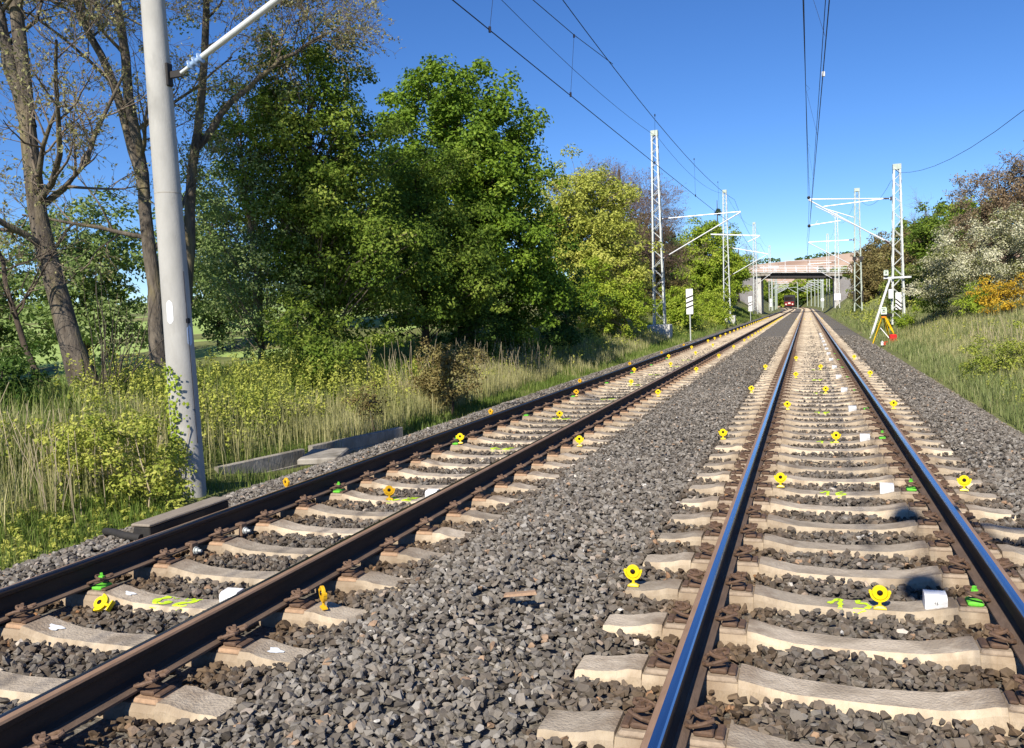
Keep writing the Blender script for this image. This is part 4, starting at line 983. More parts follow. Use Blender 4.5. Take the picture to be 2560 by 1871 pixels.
def limbs(base, C, trunk, r, n=5, frac=.5, bark='bark', nb=None):
    """trunk tube plus curved limbs to some clumps"""
    tp = resample(trunk, 8); out = [tubes_np(tp[None], (r*np.linspace(1, .08, 8)**.8)[None], 10)]
    k = rng.random(len(C)) < frac; T = C[k]
    if len(T):
        zt = tp[:, 2]; f = np.clip((T[:, 2]-zt[0])/(zt[-1]-zt[0])-.22*rng.uniform(.6, 1.4, len(T)), .08, .97)
        A = np.stack([np.interp(f, np.linspace(0, 1, 8), tp[:, i]) for i in range(3)], -1); s = np.linspace(0, 1, 6)[None, :, None]
        P = A[:, None]*(1-s)+T[:, None]*s; L = np.linalg.norm(T-A, axis=1)
        P[..., 2] += (np.sin(s[..., 0]*np.pi)*(.12*L)[:, None])*rng.uniform(-.3, 1, len(T))[:, None]; P[:, 1:-1] += rng.normal(0, .05, (len(T), 4, 3))*L[:, None, None]*.5
        rr = np.clip(L*.012, .008, .07)*r/.2
        out.append(tubes_np(P, rr[:, None]*np.linspace(1, .3, 6)[None], 5))
    V, F = joinVF(out); return V, F
def leafy_tree(name, label, cat, base, env, m, nclump, cr, per, size, r=.18, bark='bark', group=None, frac=.45, trunk=None, **kw):
    bx_, by_ = base; bzz = gz(bx_, by_)-.15; env = [tuple(e) for e in env]
    t = thing(name, label, cat, (0, 0, 0), 0, group)
    C, me = leaf_mesh('crown', env, nclump, cr, per, size, M[m], **kw)
    top = max(e[2]+e[5]*.55 for e in env); ex = env[0]
    V, F = limbs(base, C, trunk or [(bx_, by_, bzz), (bx_+.08, by_, bzz+(top-bzz)*.3), (ex[0]*.6+bx_*.4, ex[1]*.6+by_*.4, bzz+(top-bzz)*.65), (ex[0], ex[1], top)], r, frac=frac)
    link('trunk', mesh_np('trunk', V, F, M[bark], smooth=True), t); link('crown', me, t)
    return t
def bare_tree(name, label, trunks, levels, bark, twig, leaf=None, lsize=.05, lper=2, tone=(.5, .22), shoots=None, group=None, r1s=.28):
    t = thing(name, label, 'tree', (0, 0, 0), 0, group); tv = []; Pall, Rall = [], []
    for poly, r0, r1 in trunks:
        P = resample(poly, 14); P[1:-1] += rng.normal(0, .02, (12, 3)); rr = r0+(r1-r0)*np.linspace(0, 1, 14)**.7
        if poly[0][2] < 1.2: rr[0] *= 1.75; rr[1] *= 1.25
        tv.append(tubes_np(P[None], rr[None], 14)); Pall.append(P); Rall.append(rr)
    if shoots is not None:
        c, ns, h = shoots; n = ns; b = np.array(c)+np.stack([rng.uniform(-.1, .35, n), rng.uniform(-.3, .3, n), np.zeros(n)], -1); d = np.stack([rng.normal(.28, .28, n), rng.normal(0, .2, n), np.ones(n)], -1)
        s = np.linspace(0, 1, 6)[None, :, None]; L = h*rng.uniform(.5, 1.1, n)[:, None, None]; P = b[:, None]+d[:, None]*s*L; P[..., :2] += rng.normal(0, .03, (n, 6, 2))
        tv.append(tubes_np(P, .014*np.linspace(1, .3, 6)[None]*np.ones((n, 1)), 4))
    P, Rr = np.stack(Pall), np.stack(Rall); tips = None; tw = []
    for li, (per, L, ang, ratio, up, smin) in enumerate(levels):
        P, Rr = children(P, Rr, per, L, ang, ratio, up, smin, 6 if li < 2 else 4, .16 if li < 2 else .2)
        Rr = np.maximum(Rr, .0028)
        (tv if li == 0 else tw).append(tubes_np(P, Rr, 7 if li == 0 else (5 if li == 1 else 3)))
    V, F = joinVF(tv); link('trunk', mesh_np('trunk', V, F, M[bark], smooth=True), t)
    V, F = joinVF(tw); link('twigs', mesh_np('twigs', V, F, M[twig], smooth=True), t)
    if leaf:
        k = np.repeat(np.arange(len(P)), lper); f = rng.uniform(.3, 1, len(k)); i0 = np.minimum((f*3).astype(int), 2); fr = (f*3-i0)[:, None]
        C = P[k, i0]*(1-fr)+P[k, i0+1]*fr+rng.normal(0, .02, (len(k), 3))
        V, F = leaf_quads(C, rng.normal(size=(len(k), 3))+np.array([0, 0, .3]), lsize*rng.uniform(.5, 1.4, len(k)), .55)
        link('crown', mesh_np('crown', V, F, M[leaf], np.clip(rng.normal(tone[0], tone[1], len(k)), 0, 1)), t)
    return t

# ------------------------------------------------------------------ bare trees beside the concrete pole
LV2 = [(11, 2.3, 52, .40, .07, .56), (7, 1.3, 46, .55, .05, .2), (6, .72, 45, .55, .04, .2), (4, .36, 45, .6, .02, .15)]
LV = [(13, 2.7, 58, .42, .06, .30), (8, 1.35, 48, .55, .05, .2), (6, .72, 45, .55, .04, .2), (5, .36, 45, .6, .02, .15)]
bare_tree('bare_tree', 'stout half-bare tree with leaning grey trunk at the left edge', [([(-11.30, 10.92, -.1), (-11.50, 10.86, .6), (-11.75, 10.83, 1.45), (-12.05, 10.83, 2.81), (-12.24, 10.85, 4.01), (-12.36, 10.91, 5.36), (-12.45, 11.0, 7.01), (-12.5, 11.1, 9.4)], .22, .075),
          ([(-12.30, 10.88, 4.9), (-12.42, 10.84, 5.5), (-12.66, 10.8, 6.57), (-13.0, 10.8, 8.9)], .13, .06)], LV, 'bark', 'twig', 'lf_bud', .06, 3, shoots=((-11.15, 10.9, .1), 26, 2.3))
bare_tree('bare_tree', 'half-bare tree with lichen-yellow forked trunk just left of the concrete pole', [([(-12.5, 13.7, 0), (-12.51, 13.73, 1.1), (-12.65, 13.82, 3.01), (-12.76, 13.89, 4.46), (-12.95, 13.95, 6.1), (-13.14, 14, 7.56), (-13.3, 14, 10)], .185, .06),
          ([(-12.74, 13.88, 4.3), (-13.0, 13.87, 5.4), (-13.33, 13.85, 6.57), (-13.87, 13.75, 7.78), (-14.4, 13.7, 9.4)], .12, .05)], LV, 'bark', 'twig', 'lf_bud', .06, 3)
bare_tree('bare_tree', 'half-bare tree whose trunk rises just right of the concrete pole', [([(-12.78, 14.7, 0), (-12.72, 14.76, 1.73), (-12.56, 14.92, 3.06), (-12.54, 15.02, 4.41), (-12.34, 15.22, 6.03), (-12.17, 15.45, 8.42), (-12.1, 15.5, 10.5)], .17, .05),
          ([(-12.42, 15.15, 5.3), (-11.9, 15.6, 6.2), (-11.1, 16.3, 7.2), (-10.2, 17.0, 7.9)], .09, .03)], LV2, 'bark', 'twig', 'lf_bud', .06, 3)
bare_tree('sapling', 'thin bare sapling leaning at the far left edge', [([(-11.6, 10.3, .1), (-12.1, 10.2, 1.6), (-12.45, 10.2, 3.0), (-12.9, 10.2, 4.2)], .065, .02)], [(8, 1.6, 55, .5, .02, .25), (7, .8, 45, .6, .02, .2), (5, .4, 45, .6, 0, .15)], 'barkd', 'twig', 'lf_bud', .05, 1)
# ------------------------------------------------------------------ leafy trees, left
leafy_tree('leafy_tree', 'olive-green broadleaf tree left of the big maple, right of the concrete pole', 'tree', (-11.8, 18.4), [(-11.6, 18.4, 5.9, 2.1, 1.9, 3.2), (-11.2, 18.8, 3.0, 2.3, 1.8, 2.1)], 'lf_A', 540, .42, 150, .095, .14, 'twig', seed=1, lump=.2, hollow=2.6, frac=.55, tone=(.5, .27))
leafy_tree('leafy_tree', 'loose light-green tree with airy crown directly right of the concrete pole', 'tree', (-12.6, 17.2), [(-12.9, 17.3, 5.2, 1.6, 1.5, 2.9), (-12.4, 16.8, 2.6, 1.7, 1.3, 1.7)], 'lf_pale', 250, .36, 75, .08, .09, 'twig', seed=2, frac=.7, hollow=2.0, tone=(.45, .25))
leafy_tree('maple_tree', 'big rounded fresh-green maple, tallest crown in the middle', 'tree', (-10.9, 26.2), [(-10.95, 26.1, 6.7, 3.0, 2.9, 3.35), (-10.6, 25.7, 4.2, 3.1, 2.6, 2.6), (-9.3, 27.4, 2.6, 2.4, 2.2, 1.8)], 'lf_mapleB', 680, .48, 170, .135, .2, 'barkd', seed=3, lump=.13, droop=.7, hollow=3.0, frac=.2, tone=(.48, .24))
leafy_tree('young_maple', 'smaller dark-green tree tucked between the olive tree and the big maple', 'tree', (-10.7, 22.4), [(-10.7, 22.3, 4.4, 1.8, 1.6, 2.4), (-10.2, 22.0, 2.6, 1.9, 1.6, 1.6)], 'lf_A', 320, .42, 140, .10, .12, 'barkd', seed=4, frac=.3, tone=(.36, .26))
leafy_tree('willow_tree', 'pale yellow-green willow right of the big maple', 'tree', (-10.9, 41.2), [(-10.8, 41, 6.2, 3.0, 2.5, 3.1), (-10.2, 41, 3.8, 3.4, 2.4, 2.4)], 'lf_yel', 520, .5, 110, .14, .16, 'twig', seed=5, droop=.2, lump=.12, frac=.3, tone=(.55, .24))
bare_tree('bare_tree', 'brownish leafless tree behind the pale willow, left of the lattice mast', [([(-12.2, 57.6, 1.0), (-12.2, 57.6, 4), (-12.0, 57.7, 7), (-12.1, 57.6, 11)], .3, .08), ([(-12.2, 57.6, 3), (-11.0, 57.4, 5.5), (-9.8, 57.3, 8.2)], .16, .04), ([(-12.2, 57.6, 3.5), (-13.4, 57.8, 6), (-14.2, 57.6, 9)], .16, .04)], [(15, 3.4, 50, .45, .06, .25), (9, 1.8, 45, .55, .05, .2), (8, 1.0, 42, .7, .04, .2), (5, .55, 40, .8, .02, .15)], 'barkd', 'twigr', 'lf_redbr', .09, 1)
leafy_tree('shrub', 'brown-green thicket right behind the nearest left mast', 'shrub', (-10.6, 60.5), [(-10.6, 60.5, 4.6, 2.1, 2, 3.0), (-9.4, 60.5, 2.5, 1.8, 1.6, 1.8)], 'lf_brown', 260, .5, 75, .14, .1, 'twig', seed=6, tone=(.5, .22))
leafy_tree('shrub', 'bright yellow-green shrub on the bank left of the nearest lattice mast', 'shrub', (-8.4, 39.5), [(-8.3, 39.5, 1.6, 1.5, 1.5, 1.5), (-9.5, 38.0, 2.0, 1.5, 1.5, 1.4)], 'lf_bright', 234, .36, 80, .11, .06, 'twig', seed=7, tone=(.55, .22))
leafy_tree('shrub', 'bushy green shrub behind the three-barred white board', 'shrub', (-8.7, 58), [(-8.6, 58, 1.6, 1.5, 1.5, 1.4), (-7.7, 56.5, 1.1, 1.0, 1.2, .9)], 'lf_bright', 198, .38, 70, .13, .06, 'twig', seed=8, tone=(.5, .22))
leafy_tree('shrub', 'rounded light-green shrub at the foot of the second left mast', 'shrub', (-7.9, 75.5), [(-8.0, 75.5, 1.5, 1.6, 1.8, 1.3), (-7.1, 71.5, .8, .9, 1.4, .8)], 'lf_bright', 198, .4, 60, .15, .06, 'twig', seed=9, tone=(.55, .2))
leafy_tree('leafy_tree', 'bright green broad tree behind the second left lattice mast', 'tree', (-10.8, 97.5), [(-10.8, 97.4, 7.2, 3.6, 3.2, 4.3), (-11.2, 97, 4.0, 2.9, 3, 2.8)], 'lf_bright', 460, .72, 90, .23, .22, 'barkd', seed=10, frac=.2, lump=.15, tone=(.5, .25))
leafy_tree('leafy_tree', 'green tree standing close left of the bridge', 'tree', (-9.8, 114), [(-9.7, 114, 5.8, 2.5, 2.4, 3.4), (-10.2, 112, 3.0, 1.9, 2, 1.9)], 'lf_bright', 260, .7, 80, .25, .2, 'barkd', seed=11, frac=.2, tone=(.42, .25))
bare_tree('bare_tree', 'leafless grey tree left above the bridge end', [([(-10.3, 138, 2), (-10.3, 138, 6), (-10.1, 138, 10.5)], .25, .06), ([(-10.3, 138, 4), (-8.9, 138, 7), (-8.2, 138, 9.5)], .14, .04)], [(10, 3.0, 50, .45, .06, .3), (7, 1.7, 45, .6, .05, .2), (5, 1.0, 42, .7, .04, .2)], 'barkd', 'twigr', None)
# conifer
t = thing('conifer', 'dark pointed conifer above the trees left of the bridge', 'tree', (-12.4, 129, 0))
env = [(0, 0, 3+k*1.35, 2.6*(1-k/10.4), 2.6*(1-k/10.4), .75) for k in range(10)]
C, me = leaf_mesh('crown', env, 150, .6, 70, .30, M['lf_need'], droop=.9, lump=.25, tone=(.45, .25))
V, F = tubes_np(resample([(0, 0, 0), (0, 0, 17)], 6)[None], np.linspace(.28, .04, 6)[None], 8)
link('trunk', mesh_np('trunk', V, F, M['barkd'], smooth=True), t); link('crown', me, t)
# trees across the meadow, far left
for i, (x, y, h, r, mm, lab) in enumerate(((-26, 25, 7.2, 2.7, 'lf_pale', 'light green tree beyond the meadow, seen right of the leaning grey trunk'), (-30.5, 24, 6.5, 2.6, 'lf_pale', 'pale hazy tree beyond the meadow at the far left edge'),
                               (-25, 31.5, 8.0, 2.7, 'lf_pale', 'green tree beyond the meadow, seen just left of the concrete pole'), (-22.5, 36.5, 8.5, 3.0, 'lf_pale', 'tree crown seen through the twigs right of the concrete pole'), (-19, 38, 8, 3.0, 'lf_A', 'dark tree deep behind the loose light-green tree'))):
    z0 = gz(x, y); leafy_tree('leafy_tree', lab, 'tree', (x, y), [(x, y, z0+h*.62, r, r, h*.36), (x+.5, y-.5, z0+h*.32, r*.9, r*.9, h*.22)], mm, 260, .6, 70, .18, .16, 'barkd', seed=20+i, frac=.3, tone=(.5, .25))
# ------------------------------------------------------------------ shrubs close to the track, left
leafy_tree('shrub', 'brownish bronze-leaved shrub on the grass verge below the maple', 'shrub', (-7.5, 16.7), [(-7.5, 16.7, .40, .85, .7, .72), (-7.9, 16.9, .2, .6, .6, .5)], 'lf_brown', 150, .2, 60, .06, .03, 'barkd', seed=31, frac=.7, tone=(.6, .28))
leafy_tree('shrub', 'small dark low shrub on top of the concrete wall end', 'shrub', (-7.75, 13.6), [(-7.75, 13.6, .0, .30, .3, .32)], 'lf_brown', 26, .14, 45, .045, .02, 'barkd', seed=32, tone=(.35, .25))
leafy_tree('shrub', 'leafy elder shrub below the olive-green tree', 'shrub', (-11.0, 16.4), [(-11.0, 16.4, 1.3, 1.1, 1.0, 1.0), (-10.0, 15.4, .8, .9, .9, .7)], 'lf_A', 110, .26, 70, .085, .04, 'barkd', seed=33, tone=(.55, .22))
leafy_tree('shrub', 'dark undergrowth shrub in the shade beneath the big maple', 'shrub', (-10.0, 23.2), [(-10.0, 23.2, 1.2, 1.5, 1.4, 1.2), (-9.2, 25.6, 1.0, 1.3, 1.6, 1.1)], 'lf_dark', 110, .32, 70, .10, .04, 'barkd', seed=34, tone=(.5, .25))
leafy_tree('shrub', 'dark green thicket between the maple and the pale willow', 'shrub', (-9.4, 33), [(-9.5, 33, 1.9, 1.6, 1.8, 1.7), (-8.9, 30.5, 1.2, 1.2, 1.4, 1.1)], 'lf_dark', 120, .36, 70, .12, .05, 'barkd', seed=35, tone=(.6, .25))
leafy_tree('shrub', 'dark shrub at the far left edge before the meadow', 'shrub', (-11.4, 9.2), [(-11.4, 9.3, .75, .7, .8, .7)], 'lf_dark', 60, .2, 55, .07, .03, 'barkd', seed=36, tone=(.45, .25))
leafy_tree('bramble', 'yellow-green bramble heap round the foot of the concrete pole', 'shrub', (-7.5, 7.75), [(-7.75, 7.9, .15, .55, .5, .62), (-8.2, 7.6, .25, .55, .5, .6), (-7.25, 7.9, -.25, .35, .4, .35)], 'nettle', 110, .17, 60, .052, .012, 'reed', seed=37, tone=(.55, .25), frac=.7)
# ivy on the pole
n = 260; a = rng.normal(VD-.75, .35, n); z = -.2+1.25*rng.random(n)**1.6; rr = .188+rng.uniform(0, .05, n)
P = np.stack([-7.66+rr*np.sin(a), 8.7-rr*np.cos(a), z], -1); N = np.stack([np.sin(a), -np.cos(a), .3+0*a], -1)+rng.normal(0, .35, (n, 3))
V, F = leaf_quads(P, N, .055*rng.uniform(.6, 1.3, n), .8)
tag(link('ivy', mesh_np('ivy', V, F, M['lf_bright'], np.clip(rng.normal(.5, .25, n), 0, 1))), 'ivy climbing the lower left side of the concrete pole', 'plant')
# ------------------------------------------------------------------ right bank
leafy_tree('blossom_tree', 'white-blossoming bushy tree on the right bank', 'tree', (6.6, 38.5), [(6.5, 38.4, 3.05, 2.2, 2.0, 1.7), (8.5, 37.5, 3.3, 2.1, 2.0, 2.0), (4.9, 39.5, 2.2, 1.2, 1.2, .9)], 'lf_white', 440, .36, 120, .08, .1, 'barkd', seed=41, tone=(.42, .32), lump=.2, frac=.2)
leafy_tree('bronze_tree', 'bronze-brown budding tree rising behind the white blossom', 'tree', (8.2, 42.5), [(7.7, 42.4, 4.9, 1.8, 1.8, 2.2), (9.4, 41.6, 5.7, 1.7, 1.8, 2.3), (6.7, 42.6, 3.9, 1.2, 1.2, 1.3)], 'lf_redbr', 720, .32, 80, .085, .12, 'barkd', seed=42, tone=(.6, .3), lump=.18, droop=-.9, frac=.3)
leafy_tree('leafy_tree', 'green leafy tree between the right mast and the bronze tree', 'tree', (6.2, 52), [(6.3, 52, 4.6, 1.4, 1.5, 1.9), (7.0, 53, 4.9, 1.2, 1.2, 1.6)], 'lf_A', 220, .42, 60, .14, .1, 'barkd', seed=43, tone=(.35, .25))
leafy_tree('golden_shrub', 'golden-yellow shrub at the right picture edge below the blossom', 'shrub', (6.5, 33.8), [(6.1, 34.2, 1.5, .95, .8, .65), (7.3, 33.3, 1.7, .95, .9, .75)], 'lf_gold', 120, .24, 60, .07, .03, 'barkd', seed=44, tone=(.6, .28))
leafy_tree('shrub', 'mid-green shrub below the blossom beside the right mast', 'shrub', (5.0, 41.5), [(5.0, 41.5, 1.5, .9, .9, .75), (5.9, 37.0, 1.3, .9, .9, .65)], 'lf_bright', 100, .26, 65, .08, .03, 'barkd', seed=45, tone=(.4, .25))
leafy_tree('shrub', 'small green shrub hiding the foot of the right mast', 'shrub', (4.1, 43.2), [(4.1, 43.2, .35, .65, .6, .65)], 'lf_bright', 50, .22, 60, .075, .03, 'barkd', seed=46, tone=(.3, .22))
leafy_tree('bramble', 'low yellow-green bramble bush on the near right slope', 'shrub', (3.9, 20.4), [(3.6, 20.6, .05, .75, .7, .50), (4.4, 20.2, .42, .85, .7, .58)], 'nettle', 160, .18, 70, .05, .02, 'reed', seed=47, tone=(.3, .25))
leafy_tree('bramble', 'bramble bush at the right picture edge on the slope', 'shrub', (5.2, 19.0), [(5.0, 19.2, .72, .7, .7, .55), (5.8, 18.6, 1.0, .6, .6, .55), (4.8, 17.3, .25, .6, .5, .45)], 'nettle', 150, .18, 70, .05, .02, 'reed', seed=48, tone=(.28, .25))
leafy_tree('shrub', 'olive thicket behind the dull grey mast on the right', 'shrub', (6.4, 92), [(6.6, 92, 4.8, 2.4, 2.4, 3.4), (5.2, 88, 3.2, 1.7, 1.8, 2.4)], 'lf_brown', 330, .6, 80, .19, .1, 'barkd', seed=49, tone=(.5, .25))
leafy_tree('shrub', 'brown-olive bushes between the two right-hand masts', 'shrub', (6.6, 66), [(6.6, 66.5, 3.9, 2.0, 2.0, 2.9), (8.8, 64, 4.2, 2.2, 2.0, 2.9)], 'lf_brown', 330, .5, 85, .15, .1, 'barkd', seed=50, tone=(.6, .25))
leafy_tree('shrub', 'green bushes just behind the silver mast on the right', 'shrub', (5.6, 56), [(5.4, 57, 2.1, 1.3, 1.4, 1.5), (7.4, 56, 2.8, 1.8, 1.5, 1.9)], 'lf_A', 240, .42, 80, .12, .06, 'barkd', seed=51, tone=(.6, .22))
leafy_tree('shrub', 'bushes on the cutting slope right before the bridge', 'shrub', (8.2, 122), [(8.2, 122, 4.8, 2.6, 3.5, 2.9), (6.8, 112, 3.0, 1.6, 2.6, 1.8)], 'lf_A', 150, .75, 60, .30, .12, 'barkd', seed=52, tone=(.5, .25))
bare_tree('bare_tree', 'leafless twiggy tree top behind the silver mast on the right', [([(7.2, 60, 1.5), (7.2, 60, 4), (7.0, 60, 7.2)], .14, .03)], [(10, 1.8, 45, .5, .08, .4), (7, 1.0, 42, .6, .05, .2), (5, .6, 40, .7, .03, .2)], 'barkd', 'twigr', None)
# ------------------------------------------------------------------ trees of the cutting beyond the bridge (copies)
def proto_tree(m, h, r, seed, lab, group):
    t = thing('leafy_tree', lab, 'tree', (0, 0, -50), 0, group)
    C, me = leaf_mesh('crown', [(0, 0, h*.58, r, r, h*.42), (.2, -.4, h*.28, r*.95, r*.95, h*.26)], 110, .85, 50, .42, M[m], seed=seed, tone=(.45, .28))
    V, F = tubes_np(resample([(0, 0, -.8), (.1, 0, h*.4), (0, 0, h*.85)], 6)[None], np.linspace(.22, .05, 6)[None], 7)
    link('trunk', mesh_np('trunk', V, F, M['barkd'], smooth=True), t); link('crown', me, t); return t
GT = 'trees of the cutting beyond the bridge'
PT = [proto_tree('lf_bright', 8.0, 3.0, 61, 'green tree in the cutting beyond the bridge', GT), proto_tree('lf_A', 8.0, 2.8, 62, 'green tree in the cutting beyond the bridge', GT), proto_tree('lf_dark', 8.0, 3.2, 63, 'green tree in the cutting beyond the bridge', GT)]
firstp = [True]*3
def put_tree(k, x, y, s, lab=None, group=GT):
    if firstp[k]: o = PT[k]; firstp[k] = False
    else: o = dup(PT[k])
    o.location = (x, y, gz(x, y)); o.rotation_euler = (0, 0, random.uniform(0, 6.28)); o.scale = (s, s, s)
    o['label'] = lab or 'green tree in the cutting beyond the bridge'; o['group'] = group
for i, yy in enumerate(range(172, 336, 11)):
    c = float(curve(yy)); s = .55+.35*(yy-172)/160
    put_tree(i % 3, -12.2+c-random.uniform(0, 1.5), yy, s*random.uniform(.85, 1.05)); put_tree((i+1) % 3, 8.2+c+random.uniform(0, 1.5), yy+5, s*random.uniform(.85, 1.05))
for i, xx in enumerate((-30, -25, -21, -18, -14.5, -12, -9, -6.5, -4, -1, 3.5, 8, 13)):
    put_tree(i % 3, xx+random.uniform(-1, 1), 352+random.uniform(-4, 10), random.uniform(1.25, 1.45), 'tree closing the view at the far end under the bridge')
for i, (x, y, s) in enumerate(((-15, 146, .75), (-17, 128, .8), (-15.5, 112, .9), (12.5, 138, .7), (11.5, 104, .8), (13, 120, .85), (14, 92, .9), (12.5, 78, .85), (-16, 84, 1.0), (-15, 72, .95))):
    put_tree(i % 3, x, y, s, 'background tree on the cutting slope beside the tracks', 'trees on the cutting slopes')
# tree line on the hill
n = 3600; x = rng.uniform(-120, 200, n); y = rng.uniform(527, 545, n)
P = np.stack([x, y, hz(x, y)+rng.uniform(0, 2.4, n)*(.6+.4*np.sin(x*.21))], -1)
k = (np.sin(x*.35+2)+np.sin(x*.13) > -1.0); P = P[k]
V, F = leaf_quads(P, rng.normal(size=(len(P), 3))+np.array([0, -.8, .3]), 1.4*rng.uniform(.5, 1.2, len(P)), .8)
tag(link('distant_trees', mesh_np('distant_trees', V, F, M['lf_dark'], np.clip(rng.normal(.5, .2, len(P)), 0, 1))), 'thin line of far trees on the crest of the bare hill', 'trees', kind='stuff')
# far wood beyond the meadow
n = 16000; x = rng.uniform(-150, -45, n); y = 60+.35*(x+150)+rng.uniform(0, 25, n); P = np.stack([x, y, -1.3+rng.random(n)**.8*(6+2.2*np.sin(x*.31)+1.8*np.sin(x*.83+1))], -1)
V, F = leaf_quads(P, rng.normal(size=(n, 3))+np.array([.5, -.6, .5]), .8*rng.uniform(.5, 1.2, n), .75)
tag(link('distant_wood', mesh_np('distant_wood', V, F, M['lf_bright'], np.clip(.4+.2*np.sin(x*.3)+rng.normal(0, .2, n), 0, 1))), 'low far wood beyond the meadow on the left', 'wood', kind='stuff')
mx = -np.geomspace(300, 17.5, 30); my = np.arange(-20, 130, 4.0)
tag(link('meadow', grid_mesh('meadow', mx, my, lambda X, Y: ground(X, Y)+.012, mat('meadow_grass', (.24, .34, .08), (.32, .42, .13), .95, 0, .5, .6, 12, (1, 1, 1), 6))), 'bright green meadow behind the trees on the left', kind='structure')

# ------------------------------------------------------------------ grass and weeds (stuff)
def clear_wall(x, y):
    xl = -8.25+(y-9.9)*.22
    front = (x > xl-.03) & (y > 9.2) & (y < 14.6) & (x < -6.75); return ~(front & (rng.random(len(x)) > .34))
def grass_patch(n, x0, x1, y0, y1, hlo, hhi, wd, lean=.35, dens=None):
    x = rng.uniform(x0, x1, n); y = rng.uniform(y0, y1, n)
    pm = .5+.5*vnoise(x, y, 1.1, 7)+rng.normal(0, .12, n)
    k = (pm > .22) & clear_wall(x, y); x, y, pm = x[k], y[k], pm[k]
    z = ground(x, y); k = in_view(x, y, z+.2, 120, 200); x, y, z, pm = x[k], y[k], z[k], pm[k]; n = len(x)
    h = (hlo+(hhi-hlo)*np.clip(pm, 0, 1)*rng.uniform(.4, 1.2, n)); a = rng.uniform(0, 6.28, n); l = h*np.abs(rng.normal(0, lean, n))
    dx, dy = np.cos(a), np.sin(a); wv = wd*rng.uniform(.6, 1.3, n); wx, wy = -dy*wv, dx*wv
    b = np.stack([x, y, z-.03], -1); m1 = b+np.stack([dx*l*.35, dy*l*.35, h*.6], -1); tp = b+np.stack([dx*l, dy*l, h*.98], -1); W_ = np.stack([wx, wy, 0*wx], -1)
    V = np.stack([b-W_, b+W_, m1+W_*.75, m1-W_*.75, tp+W_*.12, tp-W_*.12], 1).reshape(-1, 3); i = np.arange(n)[:, None]*6
    F = np.concatenate([i+np.array([[0, 1, 2, 3]]), i+np.array([[3, 2, 4, 5]])], 1).reshape(-1, 4)
    return V, F, x, y, n
def grass_obj(name, label, patches, m, tone):
    VF = []; sh = []
    for p in patches:
        V, F, x, y, n = grass_patch(*p); VF.append((V, F)); s_ = np.clip(tone+.22*vnoise(x, y, .7, 11)+rng.normal(0, .16, n), 0, 1); sh.append(np.repeat(s_, 2))
    V, F = joinVF(VF); tag(link(name, mesh_np(name, V, F, M[m], np.concatenate(sh))), label, 'grass', kind='stuff')
grass_obj('grass', 'green grass covering the verge and the right slope', [(34000, -9.4, -6.65, 3, 14, .05, .26, .005), (30000, -9.2, -6.45, 14, 30, .06, .30, .008), (20000, -9.5, -6.35, 30, 62, .06, .35, .013), (9000, -9.0, -6.5, 62, 130, .1, .5, .03),
          (14000, -13, -9, 3, 14, .15, .6, .008), (11000, -13, -9, 14, 30, .1, .5, .010), (8000, -18, -12, 5, 30, .1, .4, .012),
          ], 'grass', .5)
grass_obj('slope_grass', 'pale dry-green grass covering the right slope', [(26000, 2.75, 7.0, 10, 26, .08, .40, .008), (22000, 2.85, 8.0, 26, 48, .08, .42, .011), (10000, 2.9, 6.5, 48, 130, .1, .6, .03), (16000, 3.8, 9.0, 14, 40, .2, .5, .008)], 'grassr', .52)
grass_obj('dry_grass', 'pale dry grass tufts among the verge weeds', [(12000, -9.0, -7.6, 12, 26, .25, .75, .006, .25), (3500, -10, -8.0, 5, 12, .3, .8, .005, .3), (5000, -9.0, -7.2, 26, 46, .2, .6, .009, .25), (16000, 3.6, 9.0, 15, 44, .2, .6, .008, .3)], 'straw', .55)
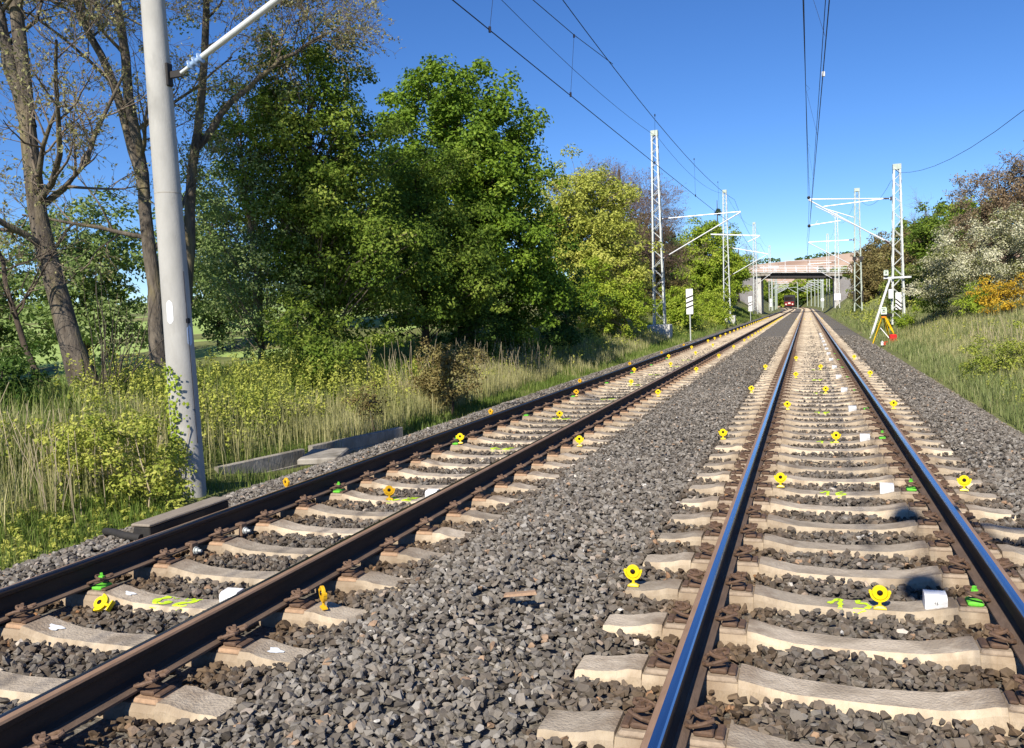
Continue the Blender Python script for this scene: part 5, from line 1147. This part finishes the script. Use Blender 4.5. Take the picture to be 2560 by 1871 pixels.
def weeds(regions):
    VF = []; sh = []
    for n, x0, x1, y0, y1, hlo, hhi, per, ls in regions:
        x = rng.uniform(x0, x1, n); y = rng.uniform(y0, y1, n); k = (.5+.5*vnoise(x, y, .9, 13)+rng.normal(0, .1, n)) > .25; k &= clear_wall(x, y); x, y = x[k], y[k]
        z = ground(x, y); k = in_view(x, y, z+.3, 150, 200); x, y, z = x[k], y[k], z[k]; n = len(x); h = rng.uniform(hlo, hhi, n)*(.7+.35*vnoise(x, y, .6, 17))
        idx = np.repeat(np.arange(n), per); f = rng.random(len(idx))**.75; a = rng.uniform(0, 6.28, len(idx)); rr = ls*rng.uniform(.3, 1.3, len(idx))*(1.15-.6*f)
        lx = rng.normal(0, .1, n)*h; ly = rng.normal(0, .1, n)*h
        P = np.stack([x[idx]+lx[idx]*f+rr*np.cos(a), y[idx]+ly[idx]*f+rr*np.sin(a), z[idx]+h[idx]*f], -1)
        N = np.stack([np.cos(a)*.5, np.sin(a)*.5, np.full(len(a), .7)], -1)+rng.normal(0, .4, (len(a), 3))
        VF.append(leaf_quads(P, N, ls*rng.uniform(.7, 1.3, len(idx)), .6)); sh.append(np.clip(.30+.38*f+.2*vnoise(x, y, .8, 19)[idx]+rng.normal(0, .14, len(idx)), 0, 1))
    V, F = joinVF(VF); return V, F, np.concatenate(sh)
V, F, s_ = weeds([(260, -9.6, -7.75, 7.0, 9.4, .3, .8, 26, .055), (850, -11.2, -8.35, 9.6, 16.5, .4, 1.1, 26, .055), (600, -9.8, -8.0, 14.5, 25, .3, .75, 20, .055), (500, -11.5, -8.6, 3.6, 7.2, .12, .4, 18, .05), (700, -8.6, -6.8, 3.6, 8.2, .04, .14, 14, .045),
                (500, -10.5, -7.6, 25, 46, .4, 1.0, 16, .09), (600, 4.2, 8.5, 16, 40, .2, .6, 16, .055), (400, 3.1, 5.5, 12, 24, .12, .4, 14, .045), (300, -9, -6.9, 46, 90, .4, 1.0, 12, .14), (260, 3.3, 6, 48, 100, .4, 1.0, 12, .14)])
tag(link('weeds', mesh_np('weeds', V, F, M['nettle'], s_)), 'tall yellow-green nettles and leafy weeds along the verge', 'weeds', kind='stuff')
# dry stalks
n = 520; reg = [(-8.9, -7.6, 6.8, 8.8, .9, 90), (-9.4, -7.8, 16, 26, 1.1, 200), (4.2, 5.6, 22, 30, .8, 60), (-10.4, -8.4, 5, 8, .9, 70)]; PP = []
for x0, x1, y0, y1, h, c in reg:
    x = rng.uniform(x0, x1, c); y = rng.uniform(y0, y1, c); z = ground(x, y); hh = h*rng.uniform(.5, 1.1, c); dx, dy = rng.normal(0, .14, c)*hh, rng.normal(0, .14, c)*hh; s = np.linspace(0, 1, 4)[None, :]
    PP.append(np.stack([x[:, None]+dx[:, None]*s**1.5, y[:, None]+dy[:, None]*s**1.5, z[:, None]-.05+hh[:, None]*s], -1))
PP = np.concatenate(PP); V, F = tubes_np(PP, np.full(PP.shape[:2], .0045), 4)
tag(link('dry_stalks', mesh_np('dry_stalks', V, F, M['reed'])), 'thin dry stalks standing among the weeds', 'stalks', kind='stuff')
print('objects', len(bpy.data.objects), 'faces', sum(len(o.data.polygons) for o in bpy.data.objects if o.type == 'MESH'))
